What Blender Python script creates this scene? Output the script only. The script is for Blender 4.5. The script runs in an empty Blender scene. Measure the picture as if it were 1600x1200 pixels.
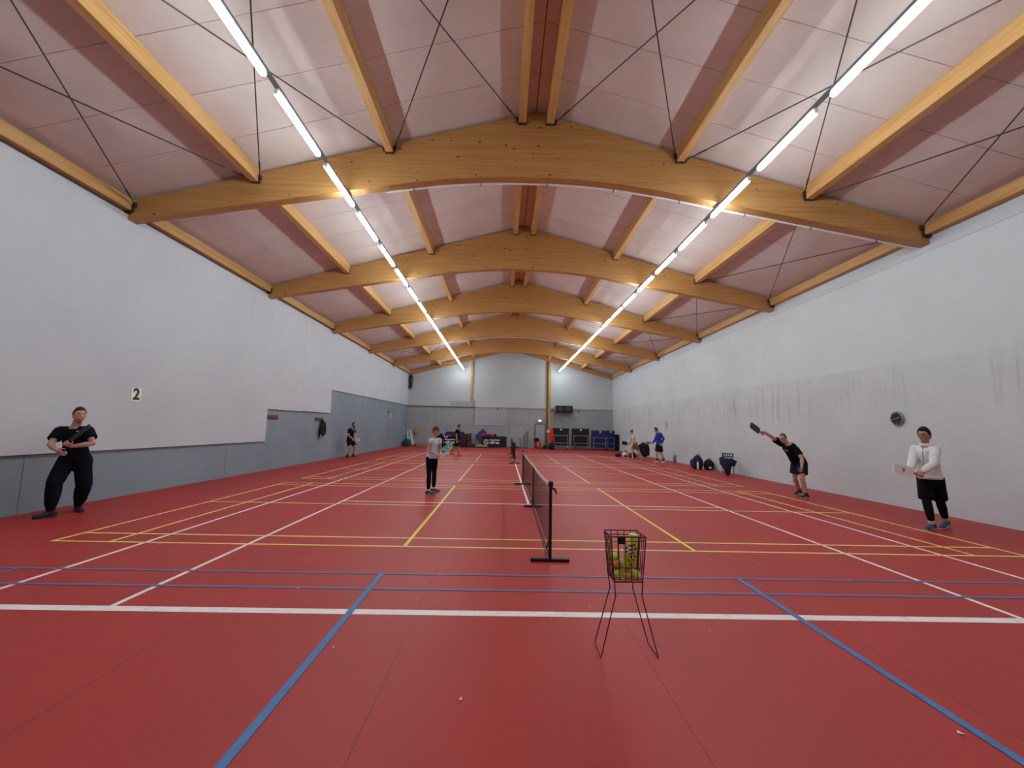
import bpy, math, random
from mathutils import Vector, Matrix
random.seed(7)
PI = math.pi
scene = bpy.context.scene
COL = scene.collection

# ------------------------------------------------------------------ camera, world, exposure
def cam_axes(yaw, pitch, roll):
    cy, sy, cp, sp = math.cos(yaw), math.sin(yaw), math.cos(pitch), math.sin(pitch)
    f = Vector((sy*cp, cy*cp, sp)); r = Vector((cy, -sy, 0)); u = r.cross(f)
    c, s = math.cos(roll), math.sin(roll)
    return r*c + u*s, u*c - r*s, f
cam = bpy.data.cameras.new('camera'); cam_o = bpy.data.objects.new('camera', cam); COL.objects.link(cam_o)
cam.sensor_width = 36.0; cam.lens = 658.8*36.0/1600.0; cam.clip_start = .05; cam.clip_end = 200
_r, _u, _f = cam_axes(0.0182, 0.1041, 0.0215)
_m = Matrix((_r, _u, -_f)).transposed().to_4x4(); _m.translation = Vector((-0.685, -3.864, 1.632))
cam_o.matrix_world = _m
scene.camera = cam_o
world = bpy.data.worlds.new('world'); scene.world = world; world.use_nodes = True
world.node_tree.nodes['Background'].inputs[0].default_value = (0, 0, 0, 1)
world.node_tree.nodes['Background'].inputs[1].default_value = 0.0
TUBE_STRENGTH = 40.0
vs = scene.view_settings
vs.view_transform = 'Standard'; vs.look = 'None'; vs.exposure = 0.72; vs.gamma = 1.0; vs.use_curve_mapping = False

# ------------------------------------------------------------------ materials
MATS = {}
def srgb(h):
    if isinstance(h, str):
        h = h.lstrip('#'); h = [int(h[i:i+2], 16)/255 for i in (0, 2, 4)]
    return tuple((c/12.92 if c <= .04045 else ((c+.055)/1.055)**2.4) for c in h) + (1.0,)
def new_mat(name):
    m = bpy.data.materials.new(name); m.use_nodes = True
    return m, m.node_tree.nodes, m.node_tree.links, m.node_tree.nodes['Principled BSDF']
def mat(name, col, rough=.6, metal=0.0, var=.12, scale=6.0, bump=0.0, spec=.4, emit=0.0):
    if name in MATS: return MATS[name]
    m, N, L, b = new_mat(name)
    c = srgb(col)
    b.inputs['Roughness'].default_value = rough; b.inputs['Metallic'].default_value = metal
    b.inputs['Specular IOR Level'].default_value = spec
    tc = N.new('ShaderNodeTexCoord'); nz = N.new('ShaderNodeTexNoise')
    nz.inputs['Scale'].default_value = scale; nz.inputs['Detail'].default_value = 4
    L.new(tc.outputs['Object'], nz.inputs['Vector'])
    rp = N.new('ShaderNodeValToRGB'); rp.color_ramp.elements[0].position = .3; rp.color_ramp.elements[1].position = .7
    rp.color_ramp.elements[0].color = tuple(x*(1-var) for x in c[:3]) + (1,)
    rp.color_ramp.elements[1].color = tuple(min(1, x*(1+var)) for x in c[:3]) + (1,)
    L.new(nz.outputs['Fac'], rp.inputs['Fac']); L.new(rp.outputs['Color'], b.inputs['Base Color'])
    if bump:
        bp = N.new('ShaderNodeBump'); bp.inputs['Strength'].default_value = bump; bp.inputs['Distance'].default_value = .01
        n2 = N.new('ShaderNodeTexNoise'); n2.inputs['Scale'].default_value = scale*12; L.new(tc.outputs['Object'], n2.inputs['Vector'])
        L.new(n2.outputs['Fac'], bp.inputs['Height']); L.new(bp.outputs['Normal'], b.inputs['Normal'])
    if emit:
        b.inputs['Emission Color'].default_value = c; b.inputs['Emission Strength'].default_value = emit
    MATS[name] = m
    return m
def node_math(N, L, op, a, b=None, c=None):
    n = N.new('ShaderNodeMath'); n.operation = op
    for i, v in enumerate((a, b, c)):
        if v is None: continue
        if isinstance(v, (int, float)): n.inputs[i].default_value = v
        else: L.new(v, n.inputs[i])
    return n.outputs[0]
def node_mix(N, L, fac, a, b):
    n = N.new('ShaderNodeMix'); n.data_type = 'RGBA'
    for key, v in ((0, fac), (6, a), (7, b)):
        if isinstance(v, (int, float)): n.inputs[key].default_value = v
        elif isinstance(v, tuple): n.inputs[key].default_value = v
        else: L.new(v, n.inputs[key])
    return n.outputs[2]
def world_pos(N, L, sc=(1, 1, 1)):
    g = N.new('ShaderNodeNewGeometry')
    mp = N.new('ShaderNodeMapping'); mp.inputs['Scale'].default_value = sc
    L.new(g.outputs['Position'], mp.inputs['Vector'])
    return g.outputs['Position'], mp.outputs['Vector']
def noise(N, L, vec, scale, detail=4, rough=.55):
    n = N.new('ShaderNodeTexNoise'); n.inputs['Scale'].default_value = scale
    n.inputs['Detail'].default_value = detail; n.inputs['Roughness'].default_value = rough
    L.new(vec, n.inputs['Vector']); return n.outputs['Fac']
def ramp(N, L, fac, p0, p1, c0=(0, 0, 0, 1), c1=(1, 1, 1, 1)):
    r = N.new('ShaderNodeValToRGB'); e = r.color_ramp.elements
    e[0].position = p0; e[1].position = p1; e[0].color = c0; e[1].color = c1
    L.new(fac, r.inputs['Fac']); return r.outputs['Color']
def add_bump(N, L, b, h, strength, dist=.01):
    bp = N.new('ShaderNodeBump'); bp.inputs['Strength'].default_value = strength; bp.inputs['Distance'].default_value = dist
    L.new(h, bp.inputs['Height']); L.new(bp.outputs['Normal'], b.inputs['Normal'])

def floor_mat():
    m, N, L, b = new_mat('red_rubber_floor')
    pos, v = world_pos(N, L)
    base = ramp(N, L, noise(N, L, v, .7, 5), .3, .7, srgb('#93241f'), srgb('#a62b25'))
    grain = noise(N, L, v, 90, 3)
    base = node_mix(N, L, ramp(N, L, grain, .35, .75), base, srgb('#ae312b'))
    sx = N.new('ShaderNodeSeparateXYZ'); L.new(pos, sx.inputs[0])
    t = node_math(N, L, 'FRACT', node_math(N, L, 'DIVIDE', node_math(N, L, 'ADD', sx.outputs[0], 1.41+18.9), 1.8))
    seam = node_math(N, L, 'LESS_THAN', node_math(N, L, 'ABSOLUTE', node_math(N, L, 'SUBTRACT', t, .5)), .0022)
    base = node_mix(N, L, node_math(N, L, 'MULTIPLY', seam, .75), base, srgb('#5c2526'))
    scuff = ramp(N, L, noise(N, L, v, 2.6, 8, .7), .66, .74)
    base = node_mix(N, L, node_math(N, L, 'MULTIPLY', scuff, .12), base, srgb('#5a2a2a'))
    L.new(base, b.inputs['Base Color']); b.inputs['Roughness'].default_value = .52
    b.inputs['Specular IOR Level'].default_value = .38
    add_bump(N, L, b, grain, .12, .004)
    return m
def wall_mat(name, c0, c1, streak=0.0, line=None, low=None, axis='y'):
    """painted concrete; below the height `line` the paint is the colour `low`, with run-off streaks under it"""
    m, N, L, b = new_mat(name)
    pos, v = world_pos(N, L)
    n1 = noise(N, L, v, .5, 6, .6); n2 = noise(N, L, v, 14, 4)
    base = ramp(N, L, n1, .3, .7, srgb(c0), srgb(c1))
    sx = N.new('ShaderNodeSeparateXYZ'); L.new(pos, sx.inputs[0])
    if line:
        wob = node_math(N, L, 'MULTIPLY', node_math(N, L, 'SUBTRACT', noise(N, L, v, 1.5, 4), .5), .12)
        under = node_math(N, L, 'LESS_THAN', node_math(N, L, 'ADD', sx.outputs[2], wob), line)
        lowc = ramp(N, L, noise(N, L, v, .9, 6, .65), .3, .7, srgb(low[0]), srgb(low[1]))
        base = node_mix(N, L, node_math(N, L, 'MULTIPLY', under, .8), base, lowc)
    if streak:
        _, vs_ = world_pos(N, L, (3.2, 3.2, .16))
        st = ramp(N, L, noise(N, L, vs_, 1.6, 6, .75), .50, .66)
        fall = node_math(N, L, 'SUBTRACT', 1.0, node_math(N, L, 'ABSOLUTE', node_math(N, L, 'DIVIDE', node_math(N, L, 'SUBTRACT', sx.outputs[2], (line or 6.0)-.75), .85)))
        fall = node_math(N, L, 'MAXIMUM', fall, 0.05)
        patch = ramp(N, L, noise(N, L, v, .35, 3), .38, .56)
        f = node_math(N, L, 'MULTIPLY', node_math(N, L, 'MULTIPLY', st, fall), node_math(N, L, 'MULTIPLY', patch, streak))
        base = node_mix(N, L, f, base, srgb('#6e7073'))
    L.new(base, b.inputs['Base Color']); b.inputs['Roughness'].default_value = .75; b.inputs['Specular IOR Level'].default_value = .25
    add_bump(N, L, b, n2, .25, .006)
    return m
def wood_mat(name, axis, c0='#a97840', c1='#c2925a', knots=True):
    m, N, L, b = new_mat(name)
    sc = {'x': (.35, 5, 9), 'y': (5, .35, 9), 'z': (7, 7, .35)}[axis]
    pos, v = world_pos(N, L, sc)
    grain = noise(N, L, v, 2.2, 6, .6)
    base = ramp(N, L, grain, .3, .72, srgb(c0), srgb(c1))
    if knots:
        _, v2 = world_pos(N, L, {'x': (1.0, 0, 1.7), 'y': (0.02, 1.0, .02), 'z': (1.7, 1.7, 1)}[axis])
        vo = N.new('ShaderNodeTexVoronoi'); vo.inputs['Scale'].default_value = 3.9; L.new(v2, vo.inputs['Vector'])
        sc_ = N.new('ShaderNodeSeparateColor'); L.new(vo.outputs['Color'], sc_.inputs[0])
        rad = node_math(N, L, 'ADD', node_math(N, L, 'MULTIPLY', sc_.outputs[0], .09), .055)
        dd = node_math(N, L, 'SUBTRACT', vo.outputs['Distance'], rad)
        k = ramp(N, L, dd, .0, .03, (1, 1, 1, 1), (0, 0, 0, 1))
        k = node_math(N, L, 'MULTIPLY', k, node_math(N, L, 'GREATER_THAN', sc_.outputs[1], .25))
        base = node_mix(N, L, node_math(N, L, 'MULTIPLY', k, .85), base, srgb('#54331a'))
    L.new(base, b.inputs['Base Color']); b.inputs['Roughness'].default_value = .5; b.inputs['Specular IOR Level'].default_value = .35
    return m
def ceiling_mat():
    m, N, L, b = new_mat('pale_ceiling_panel')
    _, v = world_pos(N, L)
    base = ramp(N, L, noise(N, L, v, .8, 6, .6), .3, .7, srgb('#cbbbb4'), srgb('#d8c9c2'))
    L.new(base, b.inputs['Base Color']); b.inputs['Roughness'].default_value = .8
    add_bump(N, L, b, noise(N, L, v, 40, 3), .1, .004)
    return m
def line_mat(name, c, wear='#9a4040', amt=.25):
    m, N, L, b = new_mat(name)
    _, v = world_pos(N, L)
    f = ramp(N, L, noise(N, L, v, 9, 6, .7), .52, .68)
    base = node_mix(N, L, node_math(N, L, 'MULTIPLY', f, amt), srgb(c), srgb(wear))
    L.new(base, b.inputs['Base Color']); b.inputs['Roughness'].default_value = .55
    return m
def tube_mat():
    m, N, L, b = new_mat('lit_tube')
    b.inputs['Base Color'].default_value = (.9, .9, .9, 1)
    b.inputs['Emission Color'].default_value = (.84, .98, 1.03, 1); b.inputs['Emission Strength'].default_value = TUBE_STRENGTH
    return m
FLOOR = floor_mat(); CEIL = ceiling_mat(); TUBE = tube_mat()
WOODX = wood_mat('glulam_along_x', 'x'); WOODY = wood_mat('timber_along_y', 'y', '#b58548', '#cfa56c', False); WOODZ = wood_mat('timber_upright', 'z', '#b08348', '#cfa468', False)
PLASTER = wall_mat('white_plaster', '#b9bcc1', '#c2c5c9', .10, None)
CONC_L = wall_mat('blue_grey_concrete', '#7b868f', '#88929b', .25)
WALL_R = wall_mat('pale_grey_concrete', '#c2c6c8', '#cbcfd1', .6, 3.36, ('#b9bcbe', '#c7cacb'))
WALL_B = wall_mat('grey_back_concrete', '#b3b8bc', '#bfc4c7', .45, 3.3, ('#8f8f90', '#a0a1a4'))
WALL_F = wall_mat('grey_front_concrete', '#aeb0b3', '#b8babd')
WHITE_L = line_mat('white_line_paint', '#e6dcd8'); YELLOW_L = line_mat('yellow_line_paint', '#e8d272', amt=.3); YELLOW_F = line_mat('pale_yellow_line_paint', '#dcc488', amt=.5); YELLOW_T = line_mat('yellow_tape', '#e4c848', amt=.15); BLUE_L = line_mat('blue_line_paint', '#5c6092', amt=.75)  # YELLOW_F: paler, more mottled yellow for the two far courts
BLUE_T = line_mat('blue_tape', '#3f6fa6', wear='#4c4f63', amt=.6)
M_METAL = mat('dark_steel', '#4a4645', .45, .6)
M_BLACK = mat('black_steel', '#181617', .45, .3)
M_GALV = mat('light_steel', '#a9abad', .4, .6)
M_WHITE = mat('white_plastic', '#dddddd', .5)
M_DARK = mat('dark_recess', '#3a2a28', .9)
M_GREYP = mat('grey_plastic', '#707478', .5)

# ------------------------------------------------------------------ mesh helpers
class MB:
    def __init__(s): s.v = []; s.f = []
    def add(s, vs_, fs):
        o = len(s.v); s.v += [tuple(p) for p in vs_]; s.f += [tuple(i+o for i in q) for q in fs]; return s
    def box(s, c, d, R=None):
        x, y, z = d[0]/2, d[1]/2, d[2]/2; c = Vector(c)
        P = [Vector((a*x, b*y, e*z)) for a in (-1, 1) for b in (-1, 1) for e in (-1, 1)]
        if R is not None: P = [R @ p for p in P]
        return s.add([p+c for p in P], [(0, 1, 3, 2), (4, 6, 7, 5), (0, 4, 5, 1), (2, 3, 7, 6), (0, 2, 6, 4), (1, 5, 7, 3)])
    def bbox(s, x0, x1, y0, y1, z0, z1): return s.box(((x0+x1)/2, (y0+y1)/2, (z0+z1)/2), (abs(x1-x0), abs(y1-y0), abs(z1-z0)))
    def bar(s, a, b, w, h, up=(0, 0, 1)):
        a, b = Vector(a), Vector(b); d = (b-a); l = d.length; d.normalize(); up = Vector(up)
        if abs(d.dot(up)) > .98: up = Vector((1, 0, 0))
        x = d.cross(up).normalized(); z = x.cross(d)
        return s.box((a+b)/2, (w, l, h), Matrix((x, d, z)).transposed())
    def loft(s, pts, rads, n=10, ref=None, cap='round'):
        """closed tube through pts; each radius r or (ra along ref, rb across)"""
        pts = [Vector(p) for p in pts]; rads = [(r, r) if isinstance(r, (int, float)) else r for r in rads]
        refs = ref if isinstance(ref, list) else [ref]*len(pts)
        T = []
        for i in range(len(pts)):
            a = pts[max(0, i-1)]; b = pts[min(len(pts)-1, i+1)]; T.append((b-a).normalized())
        rings = []; last = None
        def frame(t, rf):
            nonlocal last
            r = Vector(rf) if rf is not None else (last if last is not None else Vector((1, 0, 0)))
            u = r - t*r.dot(t)
            if u.length < 1e-4:
                r = Vector((0, 1, 0)) if abs(t.y) < .9 else Vector((0, 0, 1)); u = r - t*r.dot(t)
            u.normalize(); last = u; return u, t.cross(u)
        def ring(c, u, w, ra, rb): rings.append([c + u*(ra*math.cos(2*PI*k/n)) + w*(rb*math.sin(2*PI*k/n)) for k in range(n)])
        for i, (p, (ra, rb)) in enumerate(zip(pts, rads)):
            u, w = frame(T[i], refs[i])
            if i == 0 and cap == 'round':
                r = min(ra, rb)
                for q, k in ((.94, .34), (.6, .8)): ring(p - T[0]*r*q, u, w, ra*k, rb*k)
            ring(p, u, w, ra, rb)
            if i == len(pts)-1 and cap == 'round':
                r = min(ra, rb)
                for q, k in ((.6, .8), (.94, .34)): ring(p + T[-1]*r*q, u, w, ra*k, rb*k)
        vs_ = [v for r in rings for v in r]; fs = []
        m = len(rings)
        for i in range(m-1):
            for k in range(n):
                a = i*n+k; b = i*n+(k+1) % n
                fs.append((a, b, b+n, a+n))
        fs.append(tuple(reversed(range(n)))); fs.append(tuple(range((m-1)*n, m*n)))
        return s.add(vs_, fs)
    def tube(s, pts, r, n=6): return s.loft(pts, [r]*len(pts), n, None, 'flat')
    def ell(s, c, rad, R=None, n=14, m=9, fn=None):
        c = Vector(c); vs_ = []; fs = []
        for i in range(m+1):
            th = PI*i/m
            for k in range(n):
                ph = 2*PI*k/n
                d = Vector((math.sin(th)*math.cos(ph), math.sin(th)*math.sin(ph), math.cos(th)))
                p = Vector((d.x*rad[0], d.y*rad[1], d.z*rad[2]))
                if fn: p = fn(d, p)
                if R is not None: p = R @ p
                vs_.append(p+c)
        for i in range(m):
            for k in range(n):
                a = i*n+k; b = i*n+(k+1) % n
                if i == 0: fs.append((a, a+n, b+n))
                elif i == m-1: fs.append((a, a+n, b))
                else: fs.append((a, a+n, b+n, b))
        # weld poles
        o = len(s.v); s.v += [tuple(p) for p in vs_]
        s.f += [tuple((o if q < n else (o+m*n if q >= m*n else o+q)) for q in f) for f in fs]
        return s
    def lathe(s, prof, n=16, c=(0, 0, 0), R=None):
        c = Vector(c); vs_ = []; fs = []
        for r, z in prof:
            for k in range(n):
                p = Vector((r*math.cos(2*PI*k/n), r*math.sin(2*PI*k/n), z))
                vs_.append((R @ p if R is not None else p) + c)
        for i in range(len(prof)-1):
            for k in range(n):
                a = i*n+k; b = i*n+(k+1) % n; fs.append((a, b, b+n, a+n))
        fs.append(tuple(reversed(range(n)))); fs.append(tuple(range((len(prof)-1)*n, len(prof)*n)))
        return s.add(vs_, fs)
    def prism(s, poly, h0, h1, axis='z'):
        """polygon (a,b) extruded between h0 and h1 along axis"""
        f = {'z': lambda a, b, h: (a, b, h), 'y': lambda a, b, h: (a, h, b), 'x': lambda a, b, h: (h, a, b)}[axis]
        n = len(poly); vs_ = [f(a, b, h0) for a, b in poly] + [f(a, b, h1) for a, b in poly]
        fs = [tuple(range(n)), tuple(reversed(range(n, 2*n)))] + [(i, i+n, (i+1) % n+n, (i+1) % n) for i in range(n)]
        return s.add(vs_, fs)
    def build(s, name, m, parent=None, loc=(0, 0, 0), rz=0.0, smooth=False, R=None):
        me = bpy.data.meshes.new(name); me.from_pydata(s.v, [], s.f); me.validate(); me.update()
        fix_normals(me)
        if smooth: me.polygons.foreach_set('use_smooth', [True]*len(me.polygons))
        me.materials.append(m)
        o = bpy.data.objects.new(name, me); COL.objects.link(o)
        o.location = loc
        if R is not None: o.rotation_euler = R.to_euler()
        else: o.rotation_euler = (0, 0, rz)
        if parent: o.parent = parent
        return o
def fix_normals(me):
    import bmesh
    b = bmesh.new(); b.from_mesh(me); bmesh.ops.recalc_face_normals(b, faces=b.faces); b.to_mesh(me); b.free()
def tag(o, label=None, cat=None, group=None, kind=None):
    for k, v in (('label', label), ('category', cat), ('group', group), ('kind', kind)):
        if v: o[k] = v
    return o
def empty(name, loc, rz=0, label=None, cat=None, group=None, R=None):
    o = bpy.data.objects.new(name, None); COL.objects.link(o); o.empty_display_size = .1
    o.location = loc; o.rotation_euler = R.to_euler() if R is not None else (0, 0, rz)
    return tag(o, label, cat, group)
def copy_tree(o, parent=None):
    c = o.copy(); COL.objects.link(c); c.parent = parent
    for ch in list(o.children): copy_tree(ch, c)
    return c
def bevel(o, w=.01, seg=2):
    md = o.modifiers.new('bevel', 'BEVEL'); md.width = w; md.segments = seg; md.limit_method = 'ANGLE'; return o
def struct(name, mb, m, parent=None):
    return tag(mb.build(name, m, parent), kind='structure') if parent is None else mb.build(name, m, parent)
_bfont = None
def text_mesh(name, s, size, m, parent, M4, depth=.002, bold=.0):
    cu = bpy.data.curves.new(name, 'FONT'); cu.body = s; cu.size = size; cu.extrude = depth; cu.offset = bold
    cu.align_x = 'CENTER'; cu.align_y = 'CENTER'
    t = bpy.data.objects.new(name+'_tmp', cu); COL.objects.link(t)
    dg = bpy.context.evaluated_depsgraph_get(); me = bpy.data.meshes.new_from_object(t.evaluated_get(dg))
    bpy.data.objects.remove(t); bpy.data.curves.remove(cu)
    me.materials.clear(); me.materials.append(m)
    o = bpy.data.objects.new(name, me); COL.objects.link(o); o.parent = parent; o.matrix_local = M4
    return o
def axes4(x, y, z, loc):
    M4 = Matrix((x, y, z)).transposed().to_4x4(); M4.translation = Vector(loc); return M4

# ------------------------------------------------------------------ hall dimensions
XL, XR, XC = -8.85, 8.63, -0.11
Y0, Y1B = -5.81, 31.955
BAY = 5.395
BEAMS = [-0.415+BAY*k for k in range(7)]
BAYS = [(Y0, BEAMS[0])] + [(BEAMS[k], BEAMS[k+1]) for k in range(6)]
HALF = 8.74
def top_z(x): return 8.66 - .274*abs(x-XC)
def bot_z(x):
    d = abs(x-XC)
    if d >= 3: return 5.86 + .175*(HALF-d)
    return 5.86 + .175*(HALF-3) + .175*(3-d) - .175*(3-d)**2/6
CEIL_UP = .08

# ------------------------------------------------------------------ floor and court markings
fl = struct('floor', MB().bbox(XL-.3, XR+.3, Y0-.3, Y1B+.3, -.2, 0), FLOOR)
def mark(name, m, x0, x1, y0, y1, z):
    MB().bbox(x0, x1, y0, y1, z-.004, z).build(name, m, fl)
def hline(name, m, y, x0, x1, w, z): mark(name, m, x0, x1, y-w/2, y+w/2, z)
def vline(name, m, x, y0, y1, w, z): mark(name, m, x-w/2, x+w/2, y0, y1, z)
CX = -.02
hline('white_line', WHITE_L, .05, -5.485, 5.485, .10, .0015)
hline('white_line', WHITE_L, 23.72, -5.485, 5.485, .10, .0015)
for x in (-4.09, 4.09, -5.46, 5.46): vline('white_line', WHITE_L, x, .1, 23.67, .05, .0015)
for y in (5.46, 18.31): hline('white_line', WHITE_L, y, -4.09, 4.09, .05, .0016)
vline('white_line', WHITE_L, -.10, 5.46, 18.31, .05, .0017)
def shuttle_court(m, name, a, y_lo=-99, w=.04, z=.003, tape=None, tape_name='blue_tape'):
    b = a + 6.06
    for y in (a, a+.44, b-.44, b):
        if y > y_lo: hline(name, m, y, -6.70, 6.70, w, z)
    for x in (-6.68, 6.68, -5.93, 5.93): vline(name, m, x, max(a, y_lo), b, w, z+.0004)
    for x in (-1.99, 1.99): vline(name if not tape else tape_name, tape or m, x, max(a, y_lo), b, w*1.25, z+.0006)
    y = (a+b)/2
    if y > y_lo:
        hline(name, m, y, -6.68, -1.99, w, z+.0002); hline(name, m, y, 1.99, 6.68, w, z+.0002)
for a, ym in ((2.09, YELLOW_L), (9.14, YELLOW_F), (16.3, YELLOW_F)): shuttle_court(ym, 'yellow_line', a, tape=YELLOW_T if ym is YELLOW_L else None, tape_name='yellow_tape')
shuttle_court(BLUE_L, 'blue_line', 1.02-6.06, -4.9, .045, .0045, BLUE_T)

# ------------------------------------------------------------------ walls
wl = struct('wall_left', MB().bbox(XL-.3, XL, Y0-.3, Y1B+.3, 0, 6.35), CONC_L)
def plaster(y0, y1, z0, z1, th=.060, z0b=None):
    z0b = z0b if z0b is not None else z0
    MB().prism([(y0, z0), (y1, z0b), (y1, z1), (y0, z1)], XL-.01, XL+th, 'x').build('plaster_panel', PLASTER, wl)
plaster(Y0, 10.80, 1.005, 5.99)
plaster(10.80, 13.20, 2.11, 5.99)
plaster(13.20, 16.07, 2.14, 5.99, .065)
plaster(16.07, Y1B, 3.24, 5.99, .060, 3.36)
for y in (3.6, 8.9, 20.7, 26.1):   # shutter joints of the concrete
    MB().bbox(XL-.005, XL+.004, y-.008, y+.008, .02, .97 if y < 10 else 3.2).build('joint', M_GREYP, wl)
wr_ = struct('wall_right', MB().bbox(XR, XR+.3, Y0-.3, Y1B+.3, 0, 6.35), WALL_R)
MB().bbox(XR-.012, XR+.01, Y0, Y1B, 5.72, 6.0).build('upper_band', PLASTER, wr_)
gp = [(XL-.3, 0), (XR+.3, 0), (XR+.3, top_z(XR)+.3), (XC, 9.1), (XL-.3, top_z(XL)+.3)]
wb = struct('wall_back', MB().prism(gp, Y1B, Y1B+.3, 'y'), WALL_B)
wf = struct('wall_front', MB().prism(gp, Y0-.3, Y0, 'y'), WALL_F)
M_PATCH = wall_mat('smooth_patch', '#a2a5a8', '#abaeb1'); M_PATCH2 = wall_mat('pale_patch', '#a9acae', '#b3b6b8')
MB().bbox(-3.16, -.45, Y1B-.02, Y1B+.01, 1.9, 3.28).build('patch_panel', M_PATCH, wb)
MB().bbox(-3.16, -.45, Y1B-.035, Y1B+.01, 1.84, 1.9).build('patch_sill', M_PATCH2, wb)
MB().bbox(-.47, -.40, Y1B-.03, Y1B+.01, 0, 1.84).build('patch_post', M_PATCH2, wb)
MB().bbox(-5.27, -3.2, Y1B-.03, Y1B+.01, 3.45, 3.84).build('vent_panel', M_PATCH2, wb)
for k in range(5): MB().bbox(-5.2, -3.27, Y1B-.04, Y1B, 3.50+k*.066, 3.53+k*.066).build('slat', M_PATCH, wb)
MB().bbox(-3.20, -3.15, Y1B-.04, Y1B+.01, 1.9, 3.95).build('cable_duct', M_GREYP, wb)
t1 = tag(MB().bbox(XL, -3.1, Y1B-.05, Y1B+.02, 3.27, 3.36).build('trim_1', mat('dirty_ledge', '#6b655e', .8)), kind='structure')
t2 = tag(MB().bbox(-3.1, XR, Y1B-.05, Y1B+.02, 3.29, 3.38).build('trim_2', mat('cream_ledge', '#b3a58f', .7)), kind='structure')
d1 = tag(bpy.data.objects.new('door_1', None), kind='structure'); COL.objects.link(d1); d1.location = (2.42, Y1B, 0)
bevel(MB().bbox(-.40, .40, -.03, .02, 0, 2.0).build('door_leaf', wall_mat('grey_door_paint', '#a0a4a8', '#a9adb1'), d1), .004)
fr = MB()
fr.bbox(-.45, -.40, -.05, .02, 0, 2.05).bbox(.40, .45, -.05, .02, 0, 2.05).bbox(-.45, .45, -.05, .02, 2.0, 2.05)
fr.build('door_frame', M_METAL, d1)
MB().tube([(-.33, -.03, 1.02), (-.33, -.07, 1.02), (-.22, -.07, 1.02)], .009).build('door_handle', M_GALV, d1)

# ------------------------------------------------------------------ ceiling
cz = MB()
for sgn in (-1, 1):
    xe = XC+sgn*(HALF+.25)
    cz.prism([(XC, top_z(XC)+CEIL_UP+.03), (xe, top_z(xe)+CEIL_UP+.03), (xe, top_z(xe)+CEIL_UP+.2), (XC, top_z(XC)+CEIL_UP+.2)], Y0-.3, Y1B+.3, 'y')
ce = struct('ceiling', cz, mat('roof_deck_timber', '#a08468', .8))
for xa in (XL-.05, XR-.02): MB().bbox(xa, xa+.07, Y0, Y1B, top_z(XL+.09)-.005, top_z(XL)+.12).build('edge_strip', CEIL, ce)
PW = BAY/5
pm = {}
for sgn in (-1, 1):
    xa, xe = XC+sgn*.012, XC+sgn*(HALF+.1)
    me_o = None
    for k in range(int(round((Y1B-Y0)/PW))):
        y = Y0 + k*PW
        if me_o is None:
            me_o = MB().prism([(xa, top_z(xa)+CEIL_UP), (xe, top_z(xe)+CEIL_UP), (xe, top_z(xe)+CEIL_UP+.035), (xa, top_z(xa)+CEIL_UP+.035)], .006, PW-.006, 'y').build('ceiling_panel', CEIL, ce, (0, y, 0))
        else:
            c = me_o.copy(); COL.objects.link(c); c.location = (0, y, 0)

# ------------------------------------------------------------------ glulam beams
def beam_mesh():
    xs = [XC-HALF + 2*HALF*i/48 for i in range(49)]
    poly = [(x, bot_z(x)) for x in xs] + [(x, top_z(x)) for x in reversed(xs)]
    mb = MB(); n = 49
    # quads strip so the shading stays clean
    V = []
    for h in (-.11, .11):
        V += [(x, h, bot_z(x)) for x in xs] + [(x, h, top_z(x)) for x in xs]
    F = []
    for i in range(n-1):
        F += [(i, i+1, n+i+1, n+i), (2*n+i, 3*n+i, 3*n+i+1, 2*n+i+1), (i, 2*n+i, 2*n+i+1, i+1), (n+i, n+i+1, 3*n+i+1, 3*n+i)]
    F += [(0, n, 3*n, 2*n), (n-1, 3*n-1, 4*n-1, 2*n-1)]
    return mb.add(V, F)
beam0 = None
for k, y in enumerate(BEAMS[:6]):
    if beam0 is None:
        b = beam0 = beam_mesh().build('glulam_beam', WOODX, None, (0, y, 0))
    else:
        b = beam0.copy(); COL.objects.link(b); b.location = (0, y, 0)
    if k == 1: tag(b, 'knotty arched glulam roof beam with white conduit under its far edge', 'beam')
    elif k == 4: tag(b, 'arched glulam roof beam with white conduit under its curved middle only', 'beam')
    elif k == 5: tag(b, 'arched glulam roof beam next before the grey back wall', 'beam')
    else: tag(b, 'honey coloured arched glulam beam spanning the hall under the ceiling', 'beam', 'open glulam roof beams')
for sg in (-1, 1):
    xa, xe = XC+sg*.01, XC+sg*HALF
    o = MB().prism([(xa, top_z(xa)-.40), (xe, top_z(xe)-.36), (xe, top_z(xe)), (xa, top_z(xa))], -.14, 0, 'y').build('timber_rafter', WOODX, None, (0, Y1B-.006, 0))
    tag(o, 'slim sloping timber rafter on the back wall above the %s' % ('black heater' if sg > 0 else 'vent panel'), 'timber beam')
# steel shoes at the beam ends
for k, y in enumerate(BEAMS[1:6]):
    for x, sg in ((XL+.06, 1), (XR-.06, -1)):
        o = MB().box((0, 0, 0), (.12, .26, .22)).box((sg*.07, 0, -.06), (.06, .28, .05)).build('steel_shoe', M_METAL, None, (x, y-.02, 6.10))
        tag(o, 'dark steel shoe holding a glulam beam end at the wall', 'bracket', 'steel shoes at the beam ends')

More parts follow.
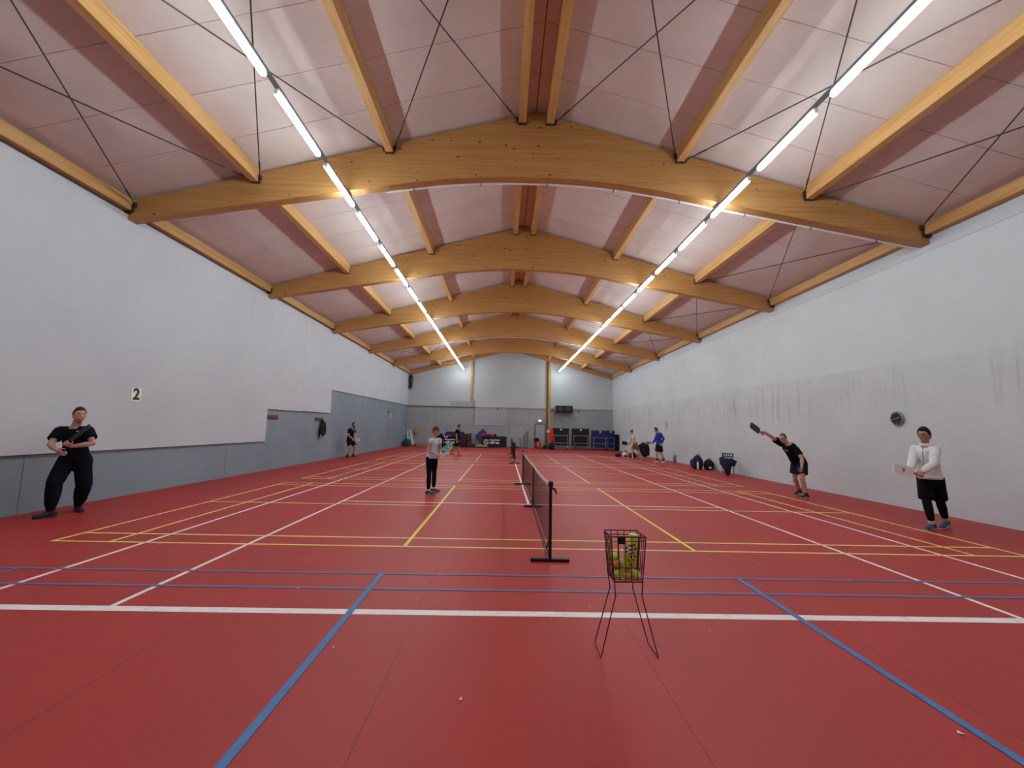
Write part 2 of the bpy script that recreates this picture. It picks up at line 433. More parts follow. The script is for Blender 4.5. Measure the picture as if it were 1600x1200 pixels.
# ------------------------------------------------------------------ purlins with hangers
ORD = ['first', 'second', 'third', 'fourth', 'fifth', 'sixth', 'seventh', 'eighth', 'ninth', 'tenth', 'eleventh', 'twelfth', 'thirteenth', 'fourteenth', 'fifteenth', 'sixteenth', 'seventeenth', 'eighteenth', 'nineteenth', 'twentieth', 'twenty-first']
BAYNAME = [None, 'in the bay before the knotty conduit beam', 'in the bay just beyond the knotty conduit beam', 'in the second bay beyond the knotty conduit beam', 'in the third bay before the back wall', 'in the second bay before the back wall', 'in the bay touching the back wall']
PX = [-.31, .31, -3.2, 3.2, -6.05, 6.05]
pur = {}
for nb, (ya, yb) in enumerate(BAYS):
    if nb == 0: continue
    l = yb-ya-.22
    bn = BAYNAME[nb]
    for dx in PX + ['L', 'R']:
        if dx in ('L', 'R'):
            x = XL+.09 if dx == 'L' else XR-.09
            zc = top_z(x)-.12; w, h = .16, .24
        else:
            x = XC+dx; w, h = .16, .30; zc = top_z(x)+CEIL_UP-h/2
        loc = (x, (ya+yb)/2, zc)
        if dx not in pur:
            o = MB().box((0, 0, 0), (w, l, h)).build('roof_purlin', WOODY, None, loc)
            for s in (-1, 1):
                MB().box((0, s*(l/2-.03), -h/2-.004), (w+.03, .07, .012)).box((-w/2-.006, s*(l/2-.03), -h/2+.07), (.012, .07, .15)).box((w/2+.006, s*(l/2-.03), -h/2+.07), (.012, .07, .15)).build('joist_hanger', M_METAL, o)
            pur[dx] = o
        else:
            o = copy_tree(pur[dx]); o.location = loc
        side = 'plaster wall' if dx == 'L' or (dx != 'R' and dx < 0) else 'clock wall'
        if dx in ('L', 'R'): tag(o, 'timber wall plate on the %s %s' % (side, bn), 'timber beam', 'wall plates')
        elif abs(dx) < 1: tag(o, 'ridge purlin on the %s side %s' % (side, bn), 'timber beam', 'ridge purlins')
        else: tag(o, '%s purlin on the %s side %s' % ('inner' if abs(dx) < 4 else 'outer', side, bn), 'timber beam', 'roof purlins')

# ------------------------------------------------------------------ bracing rods
def hook(x, y): return Vector((x, y, top_z(x)-.12))
RX = [XL+.12, XC-6.05, XC-3.2, XC-.31, XC+.31, XC+3.2, XC+6.05, XR-.12]
RODN = {0: 'beside the plaster wall', 1: 'over the plaster wall track', 2: 'on the plaster side of the ridge', 4: 'on the clock side of the ridge', 5: 'over the clock wall track', 6: 'beside the clock wall'}
RODBAY = ['', 'before the knotty beam', 'just beyond the knotty beam', 'two bays past the knotty beam', 'third bay from back wall', 'second bay from back wall', 'last bay at back wall']
def brace(i, j, bay, which=(0, 1)):
    ya, yb = BAYS[bay]; ya += .14; yb -= .14
    off = .1
    xa, xb = RX[i]+off, RX[j]-off
    for w in which:
        a, b = (hook(xa, ya), hook(xb, yb)) if w == 0 else (hook(xb, ya)-Vector((0, 0, .03)), hook(xa, yb)-Vector((0, 0, .03)))
        d = (b-a).normalized()
        o = MB().tube([Vector((0, 0, 0)), b-a], .011).build('brace_rod', M_METAL, None, a)
        MB().tube([(b-a)-d*.55, (b-a)-d*.33], .018, 8).build('turnbuckle', M_METAL, o)
        MB().box(d*.03, (.05, .05, .09)).build('end_plate', M_METAL, o); MB().box((b-a)-d*.03, (.05, .05, .09)).build('end_plate', M_METAL, o)
        tag(o, 'steel bracing rod %s, %s' % (RODN[i], RODBAY[bay]), 'rod', 'roof bracing rods')
for i, j in ((0, 1), (1, 2), (2, 3), (4, 5), (5, 6), (6, 7)): brace(i, j, 1)
for bay in (2, 3, 4, 5, 6): brace(6, 7, bay)
brace(0, 1, 5); brace(1, 2, 5); brace(5, 6, 5)

# ------------------------------------------------------------------ strip lights
LZ = 6.50
def luminaire(loc):
    o = empty('strip_light', loc)
    h = MB().box((0, 0, .055), (.07, 1.42, .05)).build('housing', M_WHITE, o)
    MB().loft([(0, -.69, .01), (0, .69, .01)], [(.05, .042)]*2, 14, (1, 0, 0)).build('tube', TUBE, o, smooth=True)
    for s in (-1, 1): MB().box((0, s*.715, .015), (.06, .03, .07)).build('end_cap', M_WHITE, o)
    return o
L0 = None
for x, side in ((XC-4.06, 'plaster wall'), (XC+4.06, 'clock wall')):
    yy = [2.70+1.76*k for k in range(-4, 17)]
    tr = MB().box((0, 0, 0), (.06, 36.7, .045)).build('light_track', M_GREYP, None, (x, 13.25, LZ+.105))
    for by in BEAMS[:6]:
        for s in (-1, 1): MB().tube([(s*.03, by-13.25, .02), (s*.03, by-13.25, bot_z(x)-LZ-.105+.02)], .005, 5).build('hanger', M_GALV, tr)
    tag(tr, 'long grey lighting track nearer the %s' % side, 'light track')
    for ky, y in enumerate(yy):   # the first three hang behind the top of the frame, where the track runs on
        if L0 is None: o = L0 = luminaire((x, y, LZ))
        else:
            o = copy_tree(L0); o.location = (x, y, LZ)
            o.name = 'strip_light'
            for ch in o.children:
                if ch.name.startswith('tube'): ch.name = 'tube'
        tag(o, '%s lit strip light from the back wall on the %s track' % (ORD[20-ky], side), 'ceiling light', 'strip lights nearer the '+side)
        if ky < 3:
            o.name = 'strip_light_offscreen'
            for ch in o.children:
                if ch.name.startswith('tube'): ch.name = 'tube_offscreen'
# conduits below beams
def conduit(y, xa, xb, label, drop=.02):
    n = 40; pts = [(xa+(xb-xa)*i/n, 0, bot_z(xa+(xb-xa)*i/n)-drop) for i in range(n+1)]
    o = MB().tube(pts, .02, 6).build('conduit', M_WHITE, None, (0, y, 0))
    for i in range(2, n, 5):
        MB().box(pts[i], (.03, .05, .06)).build('clip', M_GREYP, o)
    tag(o, label, 'pipe')
conduit(BEAMS[1]+.135, -3.4, XR-.1, 'white conduit clipped under the knotty nearest glulam beam')
conduit(BEAMS[4]+.135, -4.6, 5.2, 'white conduit along a glulam beam two before the back wall', .012)

# ------------------------------------------------------------------ back wall posts, heater, lamp
o = bevel(MB().box((0, 0, 1.70), (.16, .16, 3.4)).build('timber_post', WOODZ, None, (-3.46, Y1B-.085, 3.93+.02)), .008)
tag(o, 'short timber post high on the back wall above the vent panel', 'post')
o = empty('timber_post', (3.1, Y1B, 0), 0, 'tall timber post from floor to roof on the back wall', 'post')
bevel(MB().bbox(-.02, .17, -.20, -.005, 0, 7.36).build('post_body', WOODZ, o), .008)
MB().bbox(-.17, -.02, -.12, -.005, 0, 7.36).build('backing_board', mat('dark_timber', '#7c5a30', .6), o)
o = empty('unit_heater', (4.34, Y1B, 3.32), 0, 'black wall heater with two round fans on the back wall', 'heater')
bevel(MB().bbox(-.70, .74, -.62, -.08, -.28, .27).build('casing', M_BLACK, o), .02)
MB().bbox(-.74, -.66, -.60, -.10, -.24, .24).build('side_plate', M_GALV, o)
for x in (-.30, .35):
    MB().lathe([(.20, 0), (.22, .02), (.22, .05), (.19, .05)], 20, (x, -.62, 0), Matrix.Rotation(PI/2, 3, 'X')).build('fan_ring', M_METAL, o)
    for a in range(4):
        MB().box((x, -.645, 0), (.36, .01, .05), Matrix.Rotation(a*PI/4, 3, 'Y')).build('fan_blade', M_METAL, o)
for x in (-.5, .5): MB().bar((x, 0, .20), (x, -.5, .26), .04, .04).build('bracket', M_GALV, o)
MB().tube([(-.7, -.3, -.12), (-.9, -.2, -.14), (-1.0, -.05, -.2)], .03).build('pipe', M_METAL, o)
o = empty('exit_lamp', (2.40, Y1B, 2.30), 0, 'small white emergency lamp above the grey door', 'lamp')
bevel(MB().bbox(-.17, .17, -.09, 0, -.07, .07).build('lamp_body', M_WHITE, o), .01)
MB().bbox(-.10, .08, -.10, -.08, -.05, .05).build('lens', mat('lit_lens', '#ffffff', .4, emit=2.5), o)
MB().tube([(.17, -.03, .06), (.5, -.03, .06)], .012).build('cable', M_METAL, o)
for x, s in ((-1.2, 0), (5.7, 1)):
    o = MB().lathe([(.05, 0), (.05, .04), (.03, .06), (.02, .14)], 10, (0, 0, 0), Matrix.Rotation(PI/2, 3, 'X')).box((0, -.12, -.05), (.06, .06, .14)).build('wall_hook', M_METAL, None, (x, Y1B-.0, 3.22))
    tag(o, 'small dark fitting under the ledge, %s' % ('right of the black heater' if s else 'above the pale wall patch'), 'fitting')
# dark leafy clump under the eave in the corner
o = empty('ivy_clump', (XL+.22, Y1B-.20, 5.33), 0, 'dark leafy growth hanging in the far corner under the eave', 'plant')
lv = MB()
for k in range(150):
    c = Vector((max(-.085, random.gauss(.03, .10)), min(.125, random.gauss(-.02, .09)), random.uniform(-.55, .55)))
    R = Matrix.Rotation(random.uniform(0, 6), 3, 'Z') @ Matrix.Rotation(random.uniform(-1, 1), 3, 'X')
    lv.add([R @ Vector(p)+c for p in ((0, 0, .06), (.045, .01, 0), (0, .015, -.07), (-.045, .01, 0), (0, -.01, 0))], [(0, 1, 4), (1, 2, 4), (2, 3, 4), (3, 0, 4)])
tag(lv.build('leaves', mat('dark_leaf', '#2f3a2c', .7), o), kind='stuff')
st = MB()
for k in range(5): st.tube([(random.gauss(0, .08), random.gauss(0, .06), .7), (random.gauss(0, .08), random.gauss(0, .06), 0), (random.gauss(0, .1), random.gauss(0, .06), -.6)], .012, 5)
st.build('stems', mat('stem', '#3a3128', .8), o)

# ------------------------------------------------------------------ wall things
AX_L = (Vector((0, 1, 0)), Vector((0, 0, 1)), Vector((1, 0, 0)))      # reading axes on the left wall
o = empty('number_sign', (XL+.060, 5.56, 2.185), 0, 'pale rectangular sign with black number 2 on white plaster', 'sign')
MB().bbox(0, .012, -.125, .125, -.15, .15).build('plate', mat('cream_plate', '#e6e4cf', .5), o)
text_mesh('numeral', '2', .34, mat('sign_black', '#121212', .5), o, axes4(*AX_L, (.0135, 0, -.0)), .001, .012)
def hook_board(y, label):
    o = empty('coat_hook_board', (XL, y, 1.84), 0, label, 'coat hooks')
    bevel(MB().bbox(0, .03, -.36, .36, -.075, .075).build('board', mat('red_brown_board', '#5e3d36', .5), o), .006)
    for k in range(3):
        MB().tube([(.03, -.22+.22*k, .02), (.09, -.22+.22*k, .02), (.11, -.22+.22*k, .06)], .012).build('peg', M_GALV, o)
    return o
hook_board(11.21, 'red brown coat hook board with bare pegs on grey wall')
hook_board(14.95, 'coat hook board with a black jacket hanging from it')
o = empty('jacket', (XL+.10, 15.17, 1.82), 0, 'black jacket hanging from the coat hooks on grey wall', 'jacket')
MB().loft([(0, 0, 0), (0, .0, -.10), (.01, -.01, -.32), (.01, -.02, -.52), (.01, -.02, -.68)], [(.04, .05), (.06, .10), (.075, .15), (.085, .19), (.08, .20)], 14, (1, 0, 0)).build('jacket_body', mat('black_cloth', '#121214', .9), o, smooth=True)
MB().loft([(.05, .12, -.12), (.06, .17, -.4), (.05, .18, -.62)], [.045, .055, .05], 10).build('sleeve', mat('black_cloth', '#121214', .9), o, smooth=True)
MB().loft([(.03, -.1, -.66), (.03, -.10, -.74)], [(.04, .12), (.03, .11)], 10, (1, 0, 0)).build('lining', mat('dusty_pink', '#a8929a', .9), o, smooth=True)
o = empty('wall_bracket', (XL, 26.2, 2.58), 0, 'small rusty fold-down bracket high on the grey wall', 'bracket')
MB().bbox(0, .03, -.04, .04, -.1, .1).build('plate', M_BLACK, o)
MB().bar((.02, 0, .05), (.08, 1.2, .05), .03, .03).build('arm', mat('rust', '#7b4a40', .8), o)
MB().bbox(0, .006, .3, 1.1, -.42, 0).build('notice', mat('grey_notice', '#9a9c9c', .7), o)
# clock
o = empty('wall_clock', (XR, 5.93, 2.05), 0, 'round black wall clock on the pale wall', 'clock')
RC = Matrix.Rotation(-PI/2, 3, 'Y')
MB().lathe([(.155, 0), (.165, .01), (.165, .05), (.15, .06), (.14, .05)], 32, (0, 0, 0), RC).build('rim', mat('clock_rim', '#8f9496', .35, .5), o, smooth=False)
MB().lathe([(.142, .0), (.142, .052)], 32, (0, 0, 0), RC).build('dial', mat('clock_dial', '#141414', .4), o)
for a, l, w in ((-1.2, .085, .010), (1.75, .11, .007)):
    MB().bar((-.055, 0, 0), (-.055, math.sin(a)*l, math.cos(a)*l), .006, w, (1, 0, 0)).build('hand', M_WHITE, o)
for k in range(12):
    a = k*PI/6; MB().bar((-.054, math.sin(a)*.112, math.cos(a)*.112), (-.054, math.sin(a)*.13, math.cos(a)*.13), .004, .008, (1, 0, 0)).build('hour_mark', M_WHITE, o)
# ring on a peg
o = empty('hanging_ring', (XR-.03, 20.14, 2.0), 0, 'small yellow ring hanging on the pale wall above the blue shirted player', 'ring')
pts = [(0, math.cos(a)*.13, math.sin(a)*.17) for a in [2*PI*k/20 for k in range(21)]]
MB().tube(pts, .022, 6).build('ring', mat('ring_yellow', '#c6b05c', .6), o, smooth=True)
MB().tube([(.03, 0, .17), (-.03, 0, .17), (-.03, 0, .2)], .012).build('peg', M_BLACK, o)
MB().bbox(.02, .029, -.14, .14, -.19, .19).build('backing_sheet', mat('sheet_white', '#cfd0cd', .6), o)

# ------------------------------------------------------------------ portable nets
def net(xa, ya, xm, ym, xb, yb, label, tape_col):
    o = empty('portable_net', (xm, ym, 0), 0, label, 'net')
    A, Mi, B = Vector((xa-xm, ya-ym, 0)), Vector((0, 0, 0)), Vector((xb-xm, yb-ym, 0))
    H, Hm = .93, .86
    for P, h in ((A, H), (B, H)):
        MB().tube([P, P+Vector((0, 0, h))], .020, 10).build('post', M_BLACK, o)
        MB().bbox(P.x-.24, P.x+.24, P.y-.03, P.y+.03, 0, .035).build('foot', M_BLACK, o)
        MB().lathe([(.028, 0), (.034, .01), (.034, .05), (.02, .065)], 10, P+Vector((0, 0, h-.02))).build('post_cap', M_BLACK, o)
        MB().loft([P+Vector((.0, -.02, h-.03)), P+Vector((.05, -.03, h-.05)), P+Vector((.07, -.03, h-.10))], [.016, .014, .01], 8).build('knot', M_BLACK, o, smooth=True)
    MB().tube([Mi, Mi+Vector((0, 0, Hm))], .014, 8).build('post', M_BLACK, o)
    MB().bbox(-.19, .19, -.025, .025, 0, .03).build('foot', M_BLACK, o)
    for P, dirs in ((A, 1), (B, -1)):
        MB().tube([P+Vector((0, 0, .30)), P+Vector((0, dirs*.42, .04))], .011, 6).build('strut', M_BLACK, o)
    for s in (-1, 1): MB().tube([Vector((0, 0, .28)), Vector((0, s*.36, .03))], .011, 6).build('strut', M_BLACK, o)
    MB().tube([A+Vector((0, 0, .035)), Mi+Vector((0, 0, .03)), B+Vector((0, 0, .035))], .012, 6).build('base_rail', M_BLACK, o)
    def P_at(t):   # t 0..2
        return A.lerp(Mi, t) if t < 1 else Mi.lerp(B, t-1)
    def sag(t): 
        u = t if t < 1 else t-1
        hA, hB = (H, Hm) if t < 1 else (Hm, H)
        return hA+(hB-hA)*u - .05*4*u*(1-u)*.5
    n = 140; zb = .12; rows = 16
    nm = MB(); r = .0011
    for i in range(n+1):
        t = 2*i/n; p = P_at(min(t, 1.9999)); nm.bar(p+Vector((0, 0, zb)), p+Vector((0, 0, sag(min(t, 1.9999))-.02)), r*2, r*2)
    for j in range(rows+1):
        for i in range(0, 20):
            a, b = 2*i/20, 2*(i+1)/20-1e-4
            za = zb+(sag(a)-.02-zb)*j/rows; zc = zb+(sag(b)-.02-zb)*j/rows
            nm.bar(P_at(a)+Vector((0, 0, za)), P_at(b)+Vector((0, 0, zc)), r*2, r*2)
    tag(nm.build('net_mesh', mat('net_black', '#1a1618', .8), o), kind='stuff')
    tp = MB()
    for i in range(20):
        a, b = 2*i/20, 2*(i+1)/20-1e-4
        tp.bar(P_at(a)+Vector((0, 0, sag(a)-.012)), P_at(b)+Vector((0, 0, sag(b)-.012)), .012, .045)
    tp.build('top_tape', mat('tape_'+tape_col.strip('#'), tape_col, .8), o)
    return o
net(-.07, 1.55, -.03, 5.17, -.08, 8.68, 'long portable net with white top tape beside the ball basket', '#cfc3c0')
net(-.12, 16.0, -.12, 19.6, -.14, 23.2, 'black portable net in the distance before the back wall', '#2a2426')

# ------------------------------------------------------------------ ball basket
bk = empty('ball_basket', (.265, -.54, 0), 0, 'dark wire ball basket standing on four wire legs', 'basket')
M_WIRE = mat('maroon_wire', '#3a1e22', .4, .4)
TX, TY, BX, BY, BZ, TZ = .130, .105, .105, .095, .52, .845
def rimpt(u, v, z):
    k = (z-BZ)/(TZ-BZ); return Vector((u*(BX+(TX-BX)*k), v*(BY+(TY-BY)*k), z))
for z, r in ((TZ, .005), (TZ-.032, .0036), (BZ, .0052), (BZ+.10, .003)):
    MB().tube([rimpt(a, b, z) for a, b in ((-1, -1), (1, -1), (1, 1), (-1, 1), (-1, -1))], r, 6).build('rim_wire', M_WIRE, bk)
for side in range(4):
    for q in range(6):
        t = -1+2*q/5
        if q == 5: continue
        a, b = [(t, -1), (1, t), (-t, 1), (-1, -t)][side]
        MB().tube([rimpt(a, b, BZ), rimpt(a, b, TZ)], .0034 if q else .0046, 6).build('side_wire', M_WIRE, bk)
for q in range(5):
    t = -.8+.4*q; MB().tube([rimpt(t, -1, BZ), rimpt(t, 1, BZ)], .0026, 5).build('bottom_wire', M_WIRE, bk)
for q in range(3):
    t = -.5+.5*q; MB().tube([rimpt(-1, t, BZ), rimpt(1, t, BZ)], .0026, 5).build('bottom_wire', M_WIRE, bk)
for sx in (-1, 1):
    pf = [rimpt(sx, -1, BZ+.02), (sx*.097, -.10, .425), (sx*.208, -.115, .004)]
    pb = [(sx*.205, .12, .09), (sx*.088, .10, .415), rimpt(sx, 1, BZ+.02)]
    MB().loft([Vector(p) for p in pf] + [(sx*.205, .10, .008)] + [Vector(p) for p in pb[1:]], [.0042]*6, 6, None, 'flat').build('leg', M_WIRE, bk)
MB().bbox(-.082, -.030, -.110, -.106, .793, .843).build('maker_plate', mat('plate_black', '#141010', .4), bk)
wp = MB().bbox(-.026, .030, -.110, -.106, .720, .788).build('maker_plate', mat('plate_red', '#7d2026', .4), bk)
text_mesh('letter', 'W', .06, M_WHITE, wp, axes4(Vector((0, 0, 1)), Vector((-1, 0, 0)), Vector((0, -1, 0)), (.002, -.111, .754)), .0006, .002)
def ball(c, col, label, group=None):
    o = MB().ell((0, 0, 0), (.0335,)*3, n=20, m=14).build('ball', mat('felt_'+col.strip('#'), col, .85, 0, .08, 40, .2), None, Vector((.265, -.54, 0))+Vector(c), smooth=True)
    ptsb = []
    for k in range(33):
        a = 2*PI*k/32; p = Vector((math.cos(a)+.35*math.cos(3*a), math.sin(a)-.35*math.sin(3*a), .9*math.sin(2*a))).normalized()*.0336; ptsb.append(p)
    MB().tube(ptsb, .0014, 4).build('seam', M_WHITE, o)
    tag(o, label, 'ball', group)
    o.rotation_euler = (random.uniform(0, 6), random.uniform(0, 6), 0)
g = 'yellow balls in the wire basket'; yl = 'yellow green ball lying in the wire basket'
for x, y in ((-.068, -.05), (.068, -.05), (-.045, .02), (.032, .025)): ball((x, y, BZ+.037), '#c9cf3a', yl, g)
ball((.0, -.056, BZ+.037), '#d6b02c', 'golden yellow ball at the bottom of the wire basket')
ball((-.072, -.02, BZ+.097), '#d9772b', 'orange ball in the wire basket')
ball((-.078, .03, BZ+.142), '#b9d048', yl, g)
ball((-.012, .05, BZ+.088), '#b7bf9a', 'pale ball deep in the wire basket')
def can(c, tilt, label, ln=.20):
    R = Matrix.Rotation(tilt[1], 3, 'Y') @ Matrix.Rotation(tilt[0], 3, 'X')
    o = empty('ball_can', Vector((.265, -.54, 0))+Vector(c), 0, label, 'ball can', R=R)
    MB().lathe([(.033, -ln/2), (.035, -ln/2+.004), (.035, ln/2-.012), (.033, ln/2-.008)], 20).build('can_body', mat('can_yellow', '#c5cf40', .35), o, smooth=True)
    MB().lathe([(.0365, ln/2-.014), (.0365, ln/2), (.03, ln/2+.004)], 20).build('lid', mat('can_lid', '#aebf63', .4), o, smooth=True)
    for k in range(5):
        MB().box((.012*(k % 2)-.003, -.0352, -.06+.028*k), (.018, .002, .012), Matrix.Rotation(.4*(k % 3), 3, 'Y')).build('print_mark', mat('print_dark', '#2c3320', .6), o)
can((.070, .03, .712), (.05, .06), 'yellow green ball can standing upright in the wire basket', .24)
can((.010, -.052, .676), (.04, .08), 'printed yellow ball can leaning low in the wire basket', .17)

# ------------------------------------------------------------------ things along the back wall
def text_on_back(name, s, size, m, parent, loc, bold=.004):   # facing -Y
    return text_mesh(name, s, size, m, parent, axes4(Vector((1, 0, 0)), Vector((0, 0, 1)), Vector((0, -1, 0)), loc), .001, bold)
M_TTB = mat('table_black', '#15171a', .35); M_TTU = mat('table_blue', '#1b2560', .35)
def folded_table(x, y, w, h, col, label, lab_x=0):
    """folding table-tennis table parked upright: two half tops back to back on a wheeled frame"""
    o = empty('table_tennis_table', (x, y, 0), 0, label, 'games table')
    for s in (-1, 1):
        t = bevel(MB().bbox(-w/2, w/2, s*.16-.012, s*.16+.012, h-1.37, h).build('half_top', col, o), .004)
        MB().bbox(-w/2-.012, w/2+.012, s*.16-.014, s*.16+.014, h-.02, h+.006).build('edge', M_BLACK, t)
        for sx in (-1, 1):
            MB().tube([(sx*w*.41, s*.20, h-.5), (sx*w*.41, s*.24, .10)], .02, 8).build('leg', M_GALV, o)
            MB().lathe([(.06, -.02), (.065, -.012), (.065, .012), (.06, .02)], 14, (sx*w*.41, s*.24, .065), Matrix.Rotation(PI/2, 3, 'Y')).build('wheel', M_BLACK, o)
        for z in (h-.58, .52): MB().tube([(-w*.43, s*.205, z), (w*.43, s*.205, z)], .018, 8).build('cross_bar', M_GALV, o)
    for sx in (-1, 1): MB().tube([(sx*w*.41, -.24, .12), (sx*w*.41, .24, .12)], .018, 8).build('wheel_bar', M_GALV, o)
    MB().tube([(-w*.41, 0, .30), (w*.41, 0, .30)], .016, 8).build('centre_bar', M_GALV, o)
    MB().bbox(lab_x-.07, lab_x+.07, -.185, -.172, h-.17, h-.04).build('clip_label', M_WHITE, o)
    return o
folded_table(3.98, 30.6, 1.32, 1.70, M_TTB, 'black folded games table beside the red hanging vest', .02)
folded_table(5.62, 30.7, 1.36, 1.70, M_TTB, 'black folded games table next to the blue folded tables', .0)
folded_table(7.13, 30.6, 1.22, 1.57, M_TTU, 'wide blue folded games table next to a black one', .05)
folded_table(8.12, 30.9, .62, 1.58, M_TTU, 'narrow blue folded games table close to the wall corner', .0)
o = empty('net_rack', (8.42, 30.05, 0), 0, 'dark slatted rack in the corner beside the blue tables', 'rack')
for k in range(5): bevel(MB().bbox(-.14+.07*k-.02, -.14+.07*k+.02, -.1, .1, .05, 1.30).build('slat', M_BLACK, o), .004)
MB().bbox(-.18, .18, -.13, .13, 0, .05).build('base', M_BLACK, o)
MB().bbox(-.18, .18, -.03, .03, 1.20, 1.27).build('top_rail', M_METAL, o)
# red vest hanging on the table end
M_VEST = mat('vest_red', '#d8301f', .75)
o = empty('hanging_vest', (3.20, 30.28, .62), 0, 'bright red vest hanging beside the black folded table', 'vest')
MB().loft([(0, 0, 0), (0, .0, .35), (.01, 0, .7), (.02, .02, 1.0), (.04, .03, 1.10)], [(.17, .06), (.20, .07), (.17, .07), (.12, .05), (.05, .03)], 14, (1, 0, 0)).build('cloth', M_VEST, o, smooth=True)
MB().tube([(.04, .03, 1.10), (.09, .09, 1.12), (.17, .165, 1.085)], .01).build('strap', M_VEST, o)
o = bevel(MB().bbox(-.14, .14, -.012, 0, -.10, .10).build('paper_notice', mat('paper_pink', '#e9d9d6', .7), None, (3.10, Y1B-.198, 1.42)), .002)
tag(o, 'small white paper notice pinned to the tall timber post', 'notice')
def bag(name, loc, size, col, label, extra=None):
    o = empty(name, loc, 0, label, 'bag')
    sx, sy, sz = size
    def fn(d, p):
        k = 1+.12*math.sin(5*d.x+3*d.z)*math.cos(4*d.y); q = Vector((p.x*k, p.y*k, p.z)); q.z = max(q.z, -sz*.42); return q
    MB().ell((0, 0, sz*.42), (sx/2, sy/2, sz*.58), None, 20, 14, fn).build('body', col, o, smooth=True)
    MB().tube([(-sx*.2, -sy*.2, sz*.95), (-sx*.12, -sy*.2, sz*1.08), (sx*.12, -sy*.2, sz*1.08), (sx*.2, -sy*.2, sz*.95)], .015).build('handle', M_BLACK, o)
    MB().loft([(-sx*.28, -sy*.47, sz*.3), (sx*.28, -sy*.47, sz*.3)], [(.05, .02)]*2, 8, (0, 0, 1)).build('pocket', M_BLACK, o, smooth=True)
    return o
M_NAVY = mat('navy_cloth', '#161a2e', .85); M_BLK = mat('black_cloth', '#121214', .9); M_ORR = mat('red_orange', '#b5391d', .7)
b = bag('sports_bag', (2.22, 31.4, 0), (.48, .42, .70), M_ORR, 'red orange sports bag with black top by the door')
MB().ell((-.12, 0, .70), (.24, .2, .17), None, 16, 10).build('top_flap', M_BLK, b, smooth=True)
MB().ell((.0, -.2, .28), (.09, .05, .18), None, 12, 8).build('front_pouch', mat('orange_pouch', '#d9823a', .7), b, smooth=True)
bag('sports_bag', (2.78, 31.35, 0), (.42, .36, .24), M_NAVY, 'low navy bag on the floor before the grey door')
bag('sports_bag', (3.18, 29.95, 0), (.5, .45, .54), M_BLK, 'black bag under the red hanging vest')
# bundle of net posts leaning on the wall
for k, (x, lean, h) in enumerate(((1.02, .04, 1.1), (1.18, .05, 1.35), (1.36, .03, 1.42), (.78, -.05, .8))):
    o = MB().tube([(0, 0, 0.01), (lean, .482, h)], .022, 8).box((0, 0, .02), (.12, .18, .04)).build('net_post', M_BLACK, None, (x, Y1B-.50, 0))
    tag(o, 'dark net post leaning on the back wall beside the door', 'pole', 'net posts leaning by the door')
o = MB().bbox(-.5, .5, -.12, .12, 0, .06).bbox(-.3, .2, -.08, .1, .06, .11).build('floor_bar', M_BLACK, None, (.35, Y1B-.3, 0)); tag(o, 'low black bar lying on the floor along the back wall', 'bar')
# advertising barriers
M_BAN = mat('banner_black', '#101214', .6)
def barrier(x, y, w, h, label):
    o = empty('barrier', (x, y, 0), 0, label, 'barrier')
    bevel(MB().bbox(-w/2, w/2, -.015, .015, .04, h).build('cloth', M_BAN, o), .004)
    for sx in (-1, 1):
        MB().tube([(sx*w/2, 0, 0), (sx*w/2, 0, h+.01)], .018, 8).build('post', M_METAL, o)
        MB().bbox(sx*w/2-.02, sx*w/2+.02, -.18, .18, 0, .03).build('foot', M_METAL, o)
    MB().tube([(-w/2, 0, h), (w/2, 0, h)], .016, 8).build('top_bar', M_METAL, o)
    cx = -w*.16
    ring = MB()
    for R0, R1, a0, a1 in ((.17, .22, .5, 2*PI-.1), (.08, .12, 0, 2*PI)):
        n = 28; V = []; F = []
        for i in range(n+1):
            a = a0+(a1-a0)*i/n
            for r in (R0, R1): V += [(cx-.3+r*math.cos(a), -.019, h*.5+r*math.sin(a)), (cx-.3+r*math.cos(a), -.015, h*.5+r*math.sin(a))]
        for i in range(n):
            q = 4*i; F += [(q, q+4, q+6, q+2), (q+1, q+3, q+7, q+5), (q, q+1, q+5, q+4), (q+2, q+6, q+7, q+3)]
        ring.add(V, F)
    ring.build('emblem', M_WHITE, o)
    MB().bbox(cx-.05, cx+.78, -.019, -.014, h*.5+.13, h*.5+.21).build('stripe', M_WHITE, o)
    text_on_back('lettering', 'nilleau', .30, M_WHITE, o, (cx+.36, -.018, h*.5-.04), .012)
    return o
barrier(-1.42, 30.75, 2.02, .92, 'black barrier with white round emblem before the blue mat')
barrier(-4.95, 30.2, 2.1, .88, 'black barrier with white round emblem before the purple mats')
# bags of white print leaning on the first barrier
o = MB().loft([(0, 0, .0), (.02, 0, .35), (.0, 0, .62), (.05, 0, .95)], [(.23, .09), (.26, .10), (.21, .085), (.11, .05)], 14, (1, 0, 0)).build('draped_cloth', M_BLK, None, (-5.68, 30.083, .09), smooth=True)
tag(o, 'black cloth bundle leaning at the end of a barrier', 'cloth')
o = MB().loft([(-.15, 0, .0), (0, 0, -.2), (.14, .0, .02)], [(.09, .03), (.12, .04), (.07, .03)], 10, (0, 1, 0)).build('white_cloth', M_WHITE, None, (-5.24, 30.165, .88), smooth=True)
tag(o, 'crumpled white cloth over the barrier before the purple mats', 'cloth')
